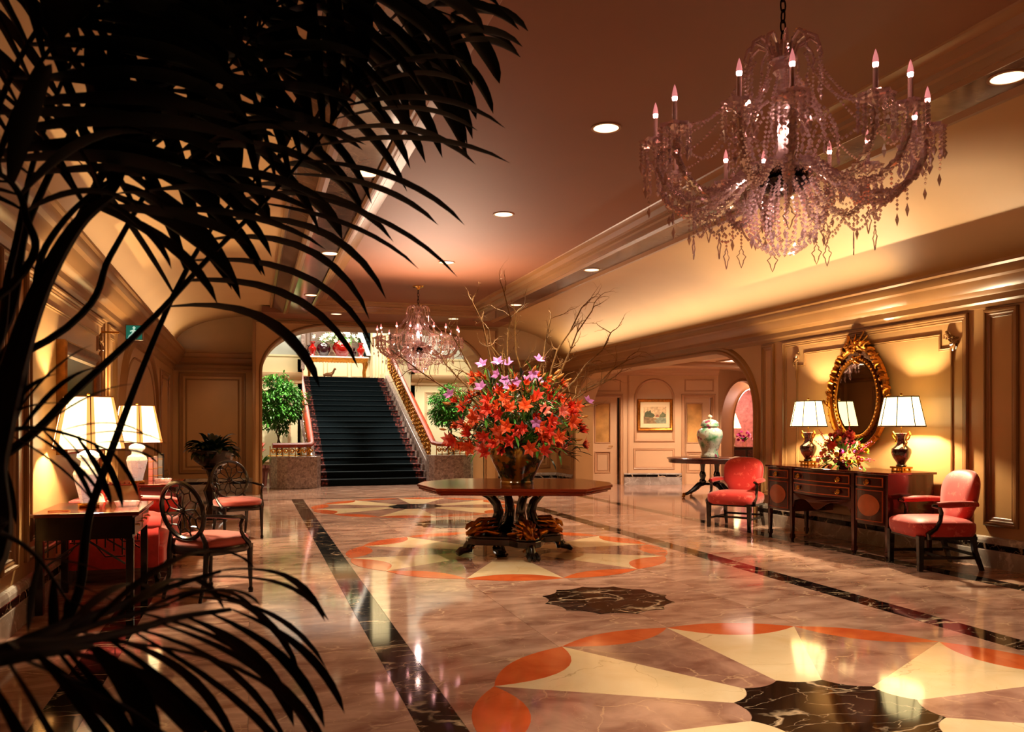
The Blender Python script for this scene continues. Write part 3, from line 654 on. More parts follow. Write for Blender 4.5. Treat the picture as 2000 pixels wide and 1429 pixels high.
# console on the landing
CXm, CY = 2.80, 28.6
t = thing('console_table', 'gilded console table with pale marble top on the stair landing', 'table', (CXm, CY, ZT-.01))
w = 1.02
MB().b2(-w-.03, w+.03, -.28, .28, .75, .80).build('marble_top', mat('white_marble', '#e8ded6', .2, var=.1), t, bev=.006)
MB().b2(-w, w, -.25, .25, .64, .75).build('apron', M_GOLD, t)
mb = MB()
for k in range(40): mb.ball((-w+.025+k*2*(w-.025)/39, -.255, .715), .02, 6, 4)
o = mb.build('bead_moulding', M_GOLD, t, smooth=True); o['kind'] = 'stuff'
mb = MB()
for k in range(17): mb.tube([(-.85+k*.1, -.25, .64), (-.80+k*.1, -.26, .58), (-.75+k*.1, -.25, .64)], .012, 5)
mb.b2(-.9, .9, -.255, -.24, .60, .65); mb.build('pierced_frieze', M_GOLD, t)
for sx in (-1, 1):
    for sy in (-1, 1):
        x, y = sx*(w-.08), sy*.18
        MB().tube([(x, y, .64), (x+sx*.03, y-.03, .56), (x+sx*.015, y-.03, .45), (x-sx*.02, y, .3), (x-sx*.01, y, .12), (x+sx*.02, y-.01, .0)], [.07, .075, .055, .04, .035, .05], 8).build('leg', M_GOLD, t, smooth=True)
ZC = ZT-.01+.80
M_OXR = mat('oxblood_glaze', '#9c0a06', .08, var=.05, coat=1)
t = thing('vase', 'big round glossy red vase of white lilies on the landing console', 'vase', (CXm+.16, CY-.02, ZC))
MB().lathe([(.14, 0), (.2, .05), (.3, .2), (.33, .34), (.29, .46), (.2, .54), (.19, .56), (.17, .55), (.15, .4)], 28).build('body', M_OXR, t, smooth=True)
M_DKRED = mat('dark_red_glaze', '#2a0610', .08, var=.05, coat=1)
t = thing('vase', 'dark round vase half hidden left of the big red vase', 'vase', (CXm-.45, CY+.0, ZC))
MB().lathe([(.1, 0), (.16, .05), (.23, .18), (.24, .3), (.2, .4), (.13, .46), (.12, .44), (.1, .3)], 24).build('body', M_DKRED, t, smooth=True)
pv = [(.08, 0), (.10, .02), (.07, .06), (.10, .14), (.135, .22), (.13, .29), (.07, .34), (.06, .42), (.10, .47), (.10, .485), (.05, .46)]
def baluster_vase(lab, x, y, m, s=1):
    t = thing('vase', lab, 'vase', (x, y, ZC)); MB().lathe([(r*s, z*s) for r, z in pv], 24).build('body', m, t, smooth=True)
baluster_vase('slim red baluster vase at the left end of the landing console', CXm-.83, CY-.12, M_OXR)
baluster_vase('slim red baluster vase at the right end of the landing console', CXm+.80, CY-.08, M_OXR)
baluster_vase('small dark baluster vase behind the slim red one at the left end', CXm-.93, CY+.14, M_DKRED, .8)
baluster_vase('small dark baluster vase between the big red vase and the right slim one', CXm+.60, CY+.12, M_DKRED, .7)
t = thing('figurine', 'small bronze animal figurine on the top stair landing', 'ornament', (2.45, 28.0, ZT-.01))
M_BRZ = mat('bronze', '#6a4426', .35, metal=.8)
MB().tube([(-.16, 0, .12), (-.05, 0, .15), (.1, 0, .16), (.17, 0, .24), (.2, 0, .32)], [.04, .06, .07, .04, .03], 8).ball((.22, 0, .34), .045).build('body', M_BRZ, t, smooth=True)
for x in (-.12, .1):
    for y in (-.03, .03): MB().tube([(x, y, .12), (x+.01, y, .0)], [.022, .014], 6).build('leg', M_BRZ, t, smooth=True)
# ---------------------------------------------------------------- shared furniture pieces
def rounded(w, d, h, z, rz=.03, pw=4, top=.0, n=20, m=8):
    """cushion: superellipse plan, domed top"""
    mb = MB()
    def fn(u, v):
        a = 2*pi*u; cx = abs(cos(a))**(2/pw)*(1 if cos(a) >= 0 else -1); cy_ = abs(sin(a))**(2/pw)*(1 if sin(a) >= 0 else -1)
        t = v
        if t < .35: k = sin(t/.35*pi/2); rr = .93+.07*k; zz = h*.5*t/.35
        elif t < .55: rr = 1; zz = h*.5+h*.3*(t-.35)/.2
        else: q = (t-.55)/.45; rr = cos(q*pi/2)**.55 if q < 1 else 0; zz = h*.8+(h*.2+top)*sin(q*pi/2)
        return Vector((cx*w/2*rr, cy_*d/2*rr, z+zz))
    mb.grid(fn, n, m); mb.add([fn(i/n, 0) for i in range(n)], [tuple(range(n))]); return mb
# ---------------------------------------------------------------- upholstered open armchair (front = -y)
def armchair(lab, loc, rz):
    t = thing('armchair', lab, 'chair', loc, rz, None)
    o = rounded(.68, .64, .15, .33, pw=6, top=.04, n=28, m=10).build('seat', M_DAMASK, t, smooth=True, merge=True, angle=60)
    mb = MB()
    def back(u, v):
        # shaped back pad, rounded shoulders, gently bowed and raked
        th = 2*pi*u; cx, cz = cos(th), sin(th); w = .27+.075*(cz > -.3)*(cz+.3)/1.3
        ex = abs(cx)**.8*(1 if cx > 0 else -1); ez = abs(cz)**.75*(1 if cz > 0 else -1)
        k = [0, .55, .9, 1, 1, .9, .55, 0][min(7, int(v*7+.5))]; yy = [-.065, -.06, -.045, -.015, .025, .05, .06, .06][min(7, int(v*7+.5))]
        x = ex*w*k*(1 if cz > -.2 else .9); z = .70+ez*.285*k
        return Vector((x, .27+.16*(z-.45)+yy+.35*x*x*-1, z))
    mb.grid(back, 36, 7); mb.build('backrest', M_DAMASK, t, smooth=True, merge=True, angle=70)
    for s in (-1, 1):
        MB().tube([(s*.30, .30, .66), (s*.325, .15, .665), (s*.335, 0, .66), (s*.33, -.12, .655)], [.03, .036, .038, .03], 10, flat=.75).build('arm_pad', M_DAMASK, t, smooth=True)
        MB().tube([(s*.33, -.17, .65), (s*.335, -.10, .635), (s*.335, -.08, .58), (s*.335, -.09, .50), (s*.34, -.14, .42), (s*.345, -.22, .37), (s*.34, -.20, .33)], [.016, .024, .022, .02, .022, .026, .028], 8).build('arm_support', M_DARKW, t, smooth=True)
        MB().box((s*.295, -.27, .175), (.06, .06, .35), taper=.75).build('leg', M_DARKW, t, bev=.004)
        MB().tube([(s*.27, .27, .36), (s*.27, .29, .2), (s*.28, .36, .0)], [.034, .030, .024], 4).build('leg', M_DARKW, t)
        MB().box((s*.285, .01, .13), (.022, .54, .03)).build('stretcher', M_DARKW, t)
    MB().box((0, -.02, .13), (.56, .022, .03)).build('stretcher', M_DARKW, t)
    MB().box((0, .28, .16), (.54, .022, .03)).build('stretcher', M_DARKW, t)
    MB().box((0, 0, .325), (.64, .58, .03)).build('seat_rail', M_DARKW, t)
    return t
armchair('red damask open armchair nearest the camera, right of the sideboard', (6.62, 6.68, 0), radians(-90-16))
armchair('red damask open armchair at the far left end of the sideboard', (6.62, 10.22, 0), radians(-90+36))
# ---------------------------------------------------------------- sideboard, local x along the wall, front = -y
t = thing('sideboard', 'serpentine mahogany sideboard with oval inlays against the right wall', 'sideboard', (6.79, 8.20, 0), radians(-90))
HW = 1.07
def fy(a):
    b = -.30
    if abs(a) < .55: return b-.065*cos(a/.55*pi/2)-.0
    q = (abs(a)-.55)/(HW-.55); return b+.02*sin(q*pi)*-1.5
def cbox(a0, a1, z0, z1, h0, h1, n=8):
    mb = MB()
    vs = []
    for i in range(n+1):
        a = a0+(a1-a0)*i/n; vs += [(a, fy(a)-h0, z0), (a, fy(a)-h1, z0), (a, fy(a)-h1, z1), (a, fy(a)-h0, z1)]
    fs = [(i*4+k, i*4+(k+1) % 4, i*4+4+(k+1) % 4, i*4+4+k) for i in range(n) for k in range(4)]+[(0, 1, 2, 3), (n*4+3, n*4+2, n*4+1, n*4)]
    return mb.add(vs, fs)
out = [(a, fy(a)) for a in [-HW+2*HW*i/30 for i in range(31)]]
MB().prism(out+[(HW, .31), (-HW, .31)], .60, .905).build('body', M_MAHOG, t)
for s in (-1, 1):
    MB().prism([(a, fy(a)) for a in [s*(.55+.52*i/8) for i in range(9)]]+[(s*HW, .31), (s*.55, .31)], .36, .60).build('pedestal_case', M_MAHOG, t)
MB().prism([(a, fy(a)-.03) for a in [-HW-.03+2*(HW+.03)*i/30 for i in range(31)]]+[(HW+.03, .33), (-HW-.03, .33)], .905, .93).build('top', mat('polished_mahogany', '#5a2010', .1, var=.15, scale=3, coat=1), t, bev=.004)
def border(a0, a1, z0, z1, h):
    mb = MB(); q = .012
    for b in ((a0, a1, z0, z0+q), (a0, a1, z1-q, z1), (a0, a0+q, z0, z1), (a1-q, a1, z0, z1)):
        c = cbox(b[0], b[1], b[2], b[3], 0, h, 6); mb.add(c.v, c.f)
    return mb
def handle(a, z, par):
    y = fy(a)-.028
    MB().lathe([(.0001, 0), (.03, .0), (.028, .006), (.0001, .008)], 14, (0, 0, 0), Matrix.Translation((a, y, z)) @ rot('X', 90)).build('backplate', M_BRASS, par, smooth=True)
    MB().tube([(a+.028*cos(k*pi/8+pi), y-.02, z-.002+.03*sin(k*pi/8+pi)) for k in range(9)], .004, 6).tube([(a-.028, y-.02, z), (a-.028, y, z)], .004, 6).tube([(a+.028, y-.02, z), (a+.028, y, z)], .004, 6).build('bail', M_BRASS, par, smooth=True)
def drawer(a0, a1, z0, z1, hs):
    d = cbox(a0, a1, z0, z1, 0, .012).build('drawer', M_MAHOG, t); border(a0+.01, a1-.01, z0+.01, z1-.01, .016).build('inlay_line', M_SATIN, d)
    for h in hs: handle(h, (z0+z1)/2, d)
drawer(-1.03, -.60, .76, .885, (-.82,)); drawer(.60, 1.03, .76, .885, (.82,))
drawer(-.51, .51, .76, .885, (-.36, .36)); drawer(-.51, .51, .615, .745, (-.36, .36))
for s in (-1, 1):
    a0, a1 = sorted((s*.60, s*1.03))
    d = cbox(a0, a1, .38, .745, 0, .012).build('cupboard_door', M_MAHOG, t); border(a0+.01, a1-.01, .39, .735, .016).build('inlay_line', M_LINE, d)
    pts = [(s*.815+.165*cos(k*pi/14), .565+.12*sin(k*pi/14)) for k in range(28)]
    mb = MB()
    for h in (.0175, .010): mb.grid(lambda u, v, h=h: Vector((s*.815-.165*cos(pi*u), fy(s*.815-.165*cos(pi*u))-h, .565+.12*sin(pi*u)*(2*v-1))), 24, 2)
    mb.build('oval_inlay', M_SATIN, d)
# shaped apron under the middle
ap_ = [(-.53, .60), (-.53, .42)]+[(-.53+1.06*i/20, .50+.07*sin(pi*i/20)*(1-1.9*math.exp(-((i-10)/3.2)**2))) for i in range(1, 20)]+[(.53, .42), (.53, .60)]
MB().add([(a, fy(a)-h, z) for h in (0, .012) for a, z in ap_], [tuple(range(len(ap_)-1, -1, -1)), tuple(range(len(ap_), 2*len(ap_)))]+[(i, (i+1) % len(ap_), len(ap_)+(i+1) % len(ap_), len(ap_)+i) for i in range(len(ap_))]).build('apron', M_MAHOG, t)
for a, y, z1 in ((-1.045, fy(-1.05)+.025, .905), (-.555, fy(.555)+.0, .905), (.555, fy(.555)+.0, .905), (1.045, fy(1.05)+.025, .905), (-1.04, .28, .5), (1.04, .28, .5)):
    w = .05
    lg = MB(); lg.box((a, y, (z1+.36)/2), (w, w, z1-.36)); lg.box((a, y, .22), (w, w, .28), taper=.72); lg.box((a, y, .055), (w*.98, w*.98, .05)); lg.box((a, y, .015), (w*.75, w*.75, .03), taper=.7)
    lg.build('leg', M_MAHOG, t, bev=.002)
# ---------------------------------------------------------------- lamps of the sideboard
def shade_poly(mb, zt, zb, rt, rb, n, sx=1, sy=1, ph=None, th=.004):
    ph = pi/n if ph is None else ph
    for r0, r1, z0, z1 in ((rb, rt, zb, zt),):
        a = [(r0*cos(ph+2*pi*k/n)*sx, r0*sin(ph+2*pi*k/n)*sy, z0) for k in range(n)]+[(r1*cos(ph+2*pi*k/n)*sx, r1*sin(ph+2*pi*k/n)*sy, z1) for k in range(n)]
        mb.add(a, [(k, (k+1) % n, n+(k+1) % n, n+k) for k in range(n)])
    return mb
def shade(t, z0, z1, rb, rt, n, sx, sy, rib_r=.004, ribm=None, band=False, m=None):
    sh = shade_poly(MB(), z1, z0, rt, rb, n, sx, sy).build('lamp_shade', m or M_SHADE, t)
    ph = pi/n; mb = MB()
    P = lambda r, k, z: Vector((r*cos(ph+2*pi*k/n)*sx*1.005, r*sin(ph+2*pi*k/n)*sy*1.005, z))
    for k in range(n):
        mb.tube([P(rb, k, z0), P(rt, k, z1)], rib_r, 5); mb.tube([P(rb, k, z0), P(rb, k+1, z0)], rib_r*1.3, 5); mb.tube([P(rt, k, z1), P(rt, k+1, z1)], rib_r*1.3, 5)
    mb.build('shade_trim', ribm or M_SHTRIM, sh)
    if band:
        mb = MB()
        for k in range(n):
            for s in (-1, 1):
                kb = k+s*.13; kt = k+s*.14
                def Q(r, kk, z):
                    k0 = math.floor(kk); f = kk-k0; return P(r, k0, z).lerp(P(r, k0+1, z), f)*1.0
                a, b, c_, d_ = P(rb, k, z0), Q(rb, kb, z0), Q(rt, kt, z1), P(rt, k, z1)
                off = 1.012
                mb.add([Vector((v.x*off, v.y*off, v.z)) for v in (a, b, c_, d_)], [(0, 1, 2, 3)])
        mb.build('shade_ribbon', band, sh)
    return sh
M_PORPH = mat('aubergine_glaze', '#2a0a10', .08, var=.05, coat=1)
def urn_lamp(lab, loc, rz=0, s=1):
    t = thing('table_lamp', lab, 'lamp', loc, rz, None)
    mb = MB().b2(-.085, .085, -.06, .06, .0, .012).b2(-.095, .095, -.07, .07, .035, .055)
    for x in (-.07, 0, .07):
        for y in (-.05, .05): mb.b2(x-.012, x+.012, y-.01, y+.01, .0, .04)
    mb.build('base', M_BRASS, t, bev=.003)
    MB().lathe([(.05, .055), (.06, .065), (.045, .085), (.05, .10), (.085, .15), (.105, .21), (.10, .25), (.06, .285), (.042, .33), (.045, .38), (.065, .42), (.06, .425), (.03, .41)], 26).build('urn', M_PORPH, t, smooth=True)
    for q in (-1, 1):
        MB().tube([(q*.06, 0, .29), (q*.085, 0, .32), (q*.07, 0, .35), (q*.075, 0, .39), (q*.12, 0, .44), (q*.135, 0, .41), (q*.12, 0, .375), (q*.09, 0, .35)], .008, 6).build('handle', M_BRASS, t, smooth=True)
    MB().tube([(0, 0, .42), (0, 0, .84)], .006, 6).lathe([(.0001, .84), (.016, .845), (.012, .865), (.0001, .87)], 10).build('stem', M_BRASS, t, smooth=True)
    shade(t, .50, .825, .300, .215, 8, 1.0, .62, .0055)
    l = point((0, 0, .64), 250, (1, .76, .46), .035); l.parent = t
    return t
urn_lamp('table lamp with a cream panelled shade on the sideboard, nearer the camera', (6.86, 7.34, .93), radians(90))
urn_lamp('table lamp with a cream panelled shade on the far left of the sideboard', (6.86, 8.93, .93), radians(90))
# ---------------------------------------------------------------- gilt mirror
t = thing('mirror', 'oval gilt mirror with carved crest and beaded border on the right wall', 'mirror', (X1-.02, 8.33, 1.22), radians(-90))
ell = lambda rx, rz, n=48, c=.56: [(rx*cos(2*pi*k/n), c+rz*sin(2*pi*k/n)) for k in range(n)]
mG = lambda a, b, h: Vector((a, -h, b))
M_MIR = mat('mirror_glass', '#c8c0b4', .02, metal=1, var=0)
MB().prism(ell(.33, .44), .045, .05, mG).build('mirror_glass', M_MIR, t, recalc=True)
MB().prism(ell(.50, .62), .02, .03, mG).build('border_glass', mat('mirror_border', '#8a7a60', .06, metal=1, var=0), t)
MB().sweep(ell(.36, .47), [(.02, .03), (.012, .06), (-.015, .065), (-.025, .03)], mG).build('inner_frame', M_GOLD, t, smooth=True)
mb = MB()
for a, b in ell(.375, .485, 56): mb.ball(mG(a, b, .066), .016, 6, 4)
mb.build('bead_border', M_GOLD, t, smooth=True)['kind'] = 'stuff'
MB().sweep(ell(.49, .61), [(.03, .02), (.02, .06), (0, .075), (-.03, .06), (-.04, .02)], mG).build('outer_frame', M_GOLD, t, smooth=True)
def leafy(mb, p, ang, L, w=.035, h0=.05, curl=.5, seg=6):
    pts = []; a = ang; q = Vector(p)
    for j in range(seg): pts.append(mG(q.x, q.y, h0+.02*sin(j))); q = q+Vector((cos(a), sin(a)))*L/seg; a += curl/seg*2
    mb.tube(pts, [w*(.4+.6*sin(pi*(j+1)/(seg+1))) for j in range(seg)], 6, flat=.6)
rr = random.Random(4)
mb = MB()
for k in range(44):
    a = 2*pi*k/44; 
    if -1.9 < a-2*pi < -1.2: continue
    leafy(mb, (.50*cos(a), .56+.62*sin(a)), a+rr.uniform(-1.2, 1.2)+pi/2, .08, .018, .05, rr.uniform(-1, 1))
mb.build('carved_leaf_border', M_GOLD, t, smooth=True)['kind'] = 'stuff'
mb = MB()
for k in range(17): leafy(mb, (.10*cos(k), 1.18+.02*sin(k*2)), pi/2+(k-8)*.19, .12+.09*cos((k-8)*.2), .026, .06, (k-8)*.12)
for s in (-1, 1):
    for k in range(13): leafy(mb, (s*(.08+.037*k), 1.21-.022*k-.0032*k*k), pi/2-s*.5+rr.uniform(-.7, .7), .15, .028, .06, -s*1.2)
for k in range(14): mb.ball(mG(.11*cos(k*.9)*rr.random(), 1.2+.1*sin(k)*rr.random(), .085), .024, 6, 4)
mb.build('carved_crest', M_GOLD, t, smooth=True)
for s in (-1, 1):
    mb = MB()
    for k in range(6): leafy(mb, (s*.50, .56+.03*(k-3)), s*(.6+.4*k)+(pi if s < 0 else 0), .06, .018, .06, s)
    mb.build('carved_ornament', M_GOLD, t, smooth=True)
for z_, w_ in ((-.06, .4), (1.05, .5)):
    mb = MB()
    for k in range(7): leafy(mb, (0, z_), -pi/2+(k-3)*w_, .10, .021, .06, (k-3)*.2)
    mb.build('carved_ornament', M_GOLD, t, smooth=True)
# ---------------------------------------------------------------- round drum table with ginger jar
t = thing('round_table', 'round dark pedestal table under the ginger jar beyond the arch', 'table', (8.94, 14.75, 0))
MB().lathe([(.0001, .80), (.86, .80), (.875, .79), (.86, .775), (.84, .775), (.83, .70), (.0001, .70)], 48).build('tabletop', M_MAHOG, t, smooth=True)
MB().lathe([(.0001, .30), (.24, .30), (.26, .28), (.24, .25), (.0001, .25)], 24).build('platform', M_DARKW, t, smooth=True)
for k in range(4):
    a = k*pi/2+.35
    MB().lathe([(.05, .29), (.055, .33), (.03, .36), (.055, .44), (.04, .50), (.025, .52), (.03, .62), (.04, .66), (.045, .70)], 14, (.2*cos(a), .2*sin(a), 0)).build('column', M_DARKW, t, smooth=True)
    a = k*pi/2+.1
    lg = MB().tube([(r*cos(a), r*sin(a), z) for r, z in ((.16, .27), (.30, .24), (.42, .15), (.55, .08), (.62, .07))], [.045, .05, .04, .032, .03], 8).build('leg', M_DARKW, t, smooth=True)
    MB().ball((.64*cos(a), .64*sin(a), .035), .035, 10, 6).lathe([(.03, .05), (.035, .09), (.02, .10)], 10, (.63*cos(a), .63*sin(a), 0)).build('castor', M_BRASS, lg, smooth=True)
s = NT('famille_verte'); co = s.coord((1, 1, 1)); n1 = s.n('ShaderNodeTexNoise'); n1.inputs['Scale'].default_value = 5; n1.inputs['Detail'].default_value = 3; s.l(co, n1.inputs['Vector'])
c1 = s.ramp(n1.outputs[0], [(.48, lin('#dcefdc')), (.62, lin('#8ecfa8')), (.7, lin('#4aa058'))])
n2 = s.n('ShaderNodeTexVoronoi'); n2.inputs['Scale'].default_value = 9; s.l(co, n2.inputs['Vector']); n3 = s.n('ShaderNodeTexNoise'); n3.inputs['Scale'].default_value = 3.1; s.l(co, n3.inputs['Vector'])
f1 = s.ramp(n2.outputs[0], [(.28, (1, 1, 1, 1)), (.34, (0, 0, 0, 1))]); f2 = s.ramp(n3.outputs[0], [(.5, (0, 0, 0, 1)), (.55, (1, 1, 1, 1))])
mm = s.n('ShaderNodeMath', operation='MULTIPLY'); s.l(f1, mm.inputs[0]); s.l(f2, mm.inputs[1]); c2 = s.mix(mm.outputs[0], c1, lin('#a85a78'))
n4 = s.n('ShaderNodeTexVoronoi'); n4.inputs['Scale'].default_value = 21; s.l(co, n4.inputs['Vector'])
f3 = s.ramp(n4.outputs[0], [(.12, (1, 1, 1, 1)), (.18, (0, 0, 0, 1))]); c3 = s.mix(f3, c2, lin('#2a4a30')); s.l(c3, s.b.inputs['Base Color'])
s.b.inputs['Roughness'].default_value = .12; s.b.inputs['Coat Weight'].default_value = .6; M_JAR = s.m
t = thing('ginger_jar', 'tall lidded pale green porcelain jar with flowers on round table', 'jar', (8.94, 14.75, .80))
MB().lathe([(.17, .0), (.185, .02), (.17, .07), (.16, .12), (.19, .22), (.24, .36), (.265, .46), (.25, .54), (.20, .59), (.15, .61), (.15, .65), (.14, .65)], 36).build('body', M_JAR, t, smooth=True, angle=60)
ld = MB().lathe([(.185, .64), (.185, .66), (.175, .70), (.14, .75), (.08, .78), (.03, .79)], 30).build('lid', M_JAR, t, smooth=True, angle=60)
MB().lathe([(.03, .785), (.03, .80), (.05, .83), (.04, .86), (.0001, .88)], 14).build('knob', mat('cream_porcelain', '#e8dcb8', .2, var=0), ld, smooth=True)
MB().lathe([(.16, -.0), (.175, .0), (.18, .012), (.16, .014)], 30).build('stand', M_DARKW, t, smooth=True)
# ---------------------------------------------------------------- centre table on gilt dolphins
TX, TY = 2.83, 8.78
t = thing('centre_table', 'large faceted mahogany centre table carried by four black and gilt dolphins', 'table', (TX, TY, 0), -YAW+radians(-3))
oc = [(-.77, -.86), (.77, -.86), (1.08, -.18), (1.08, .22), (.77, .86), (-.77, .86), (-1.08, .22), (-1.08, -.18)]
M_TOP = mat('polished_mahogany', '#5a2010', .1)
def sc(p, k): return [(x*k, y*k) for x, y in p]
MB().prism(oc, .762, .79).prism(sc(oc, .985), .735, .762).prism(sc(oc, .95), .715, .735).build('tabletop', mat('table_mahogany', '#7a2c12', .16, var=.2, scale=1.5, coat=.15), t, bev=.004)
MB().prism(sc(oc, .94), .66, .715).build('frieze', M_MAHOG, t, bev=.003) if False else None
rz0 = YAW+radians(3)                       # paws sit on the room axes
def rp(r, a, z, off=0): a = a+rz0; return Vector((r*cos(a)-off*sin(a), r*sin(a)+off*cos(a), z))
pl = []
for k in range(4):
    a = k*pi/2
    for r, o in ((.30, -.17), (.50, -.13), (.56, -.05), (.56, .05), (.50, .13)): 
        p = rp(r, a, 0, o); pl.append((p.x, p.y))
MB().prism(pl, .13, .20).prism(sc(pl, .93), .20, .225).build('platform', M_DARKW, t, bev=.006)
M_DOLPH = mat('ebonised_dolphin', '#0e1210', .22, var=.2, scale=12, bump=.3, coat=.3)
for k in range(4):
    a = k*pi/2
    d = MB().tube([rp(.38, a, .27), rp(.29, a, .29), rp(.215, a, .37), (rp(.19, a, .47)), rp(.22, a, .57), rp(.30, a, .66), rp(.42, a, .72)], [.08, .078, .066, .058, .052, .048, .04], 12).build('dolphin_body', M_DOLPH, t, smooth=True)
    hd = MB().tube([rp(.33, a, .29), rp(.40, a, .30), rp(.47, a, .275), rp(.53, a, .25), rp(.57, a, .245)], [.05, .074, .066, .04, .018], 12, flat=.9)
    hd.tube([rp(.45, a, .34), rp(.50, a, .35), rp(.55, a, .33), rp(.57, a, .29)], [.03, .035, .025, .012], 8)
    for q in range(9):                      # ragged mane and scales round the head
        an = -1.9+q*.475; c_ = .085
        for b0, b1 in ((.35, .25), (.44, .33)):
            o0, z0 = sin(an)*c_*.8, .295+cos(an)*c_*.8; o1, z1 = sin(an)*c_*1.25, .30+cos(an)*c_*1.25
            hd.tube([rp(b0+.03, a, z0, o0), rp(b0-.02, a, z1, o1), rp(b1-.02, a, z1+.01, o1*1.05)], [.012, .017, .003], 5)
    for q in range(5): hd.tube([rp(.50+.012*q, a, .235-.004*q, -.05), rp(.51+.012*q, a, .262-.005*q, 0), rp(.50+.012*q, a, .235-.004*q, .05)], .006, 5)
    for s_ in (-1, 1):
        hd.ball(rp(.44, a, .33, s_*.05), .022, 8, 6)
        hd.tube([rp(.38, a, .27, s_*.06), rp(.30, a, .25, s_*.12), rp(.24, a, .24, s_*.15), rp(.2, a, .24, s_*.13)], [.03, .04, .03, .008], 8, flat=.5)
        hd.tube([rp(.42, a, .245, s_*.05), rp(.47, a, .24, s_*.09), rp(.50, a, .235, s_*.1)], [.03, .025, .008], 7)
    hd.build('dolphin_head', M_GOLD, d, smooth=True)
    tl = MB()
    for q in range(-2, 3): tl.tube([rp(.27, a, .64, q*.015), rp(.36, a, .70, q*.035), rp(.45, a, .705, q*.05), rp(.49, a, .67, q*.055)], [.015, .03, .026, .006], 7, flat=.6)
    tl.build('tail_leaves', M_GOLD, d, smooth=True)
    pw = MB().tube([rp(.50, a, .16), rp(.54, a, .11), rp(.56, a, .06)], [.055, .055, .06], 10)
    for q in (-1, 0, 1): pw.tube([rp(.54, a, .07, q*.035), rp(.62, a, .06, q*.045), rp(.66, a, .03, q*.05), rp(.655, a, .012, q*.05)], [.03, .034, .026, .012], 8)
    pw.b2(0, 0, 0, 0, 0, 0) if False else None
    pwo = pw.build('paw_foot', M_DOLPH, t, smooth=True)
    MB().tube([rp(.45, a, .14, -.07), rp(.52, a, .13, -.04), rp(.50, a, .09, -.07)], .014, 6).tube([rp(.45, a, .14, .07), rp(.52, a, .13, .04), rp(.50, a, .09, .07)], .014, 6).build('paw_scroll', M_GOLD, pwo, smooth=True)
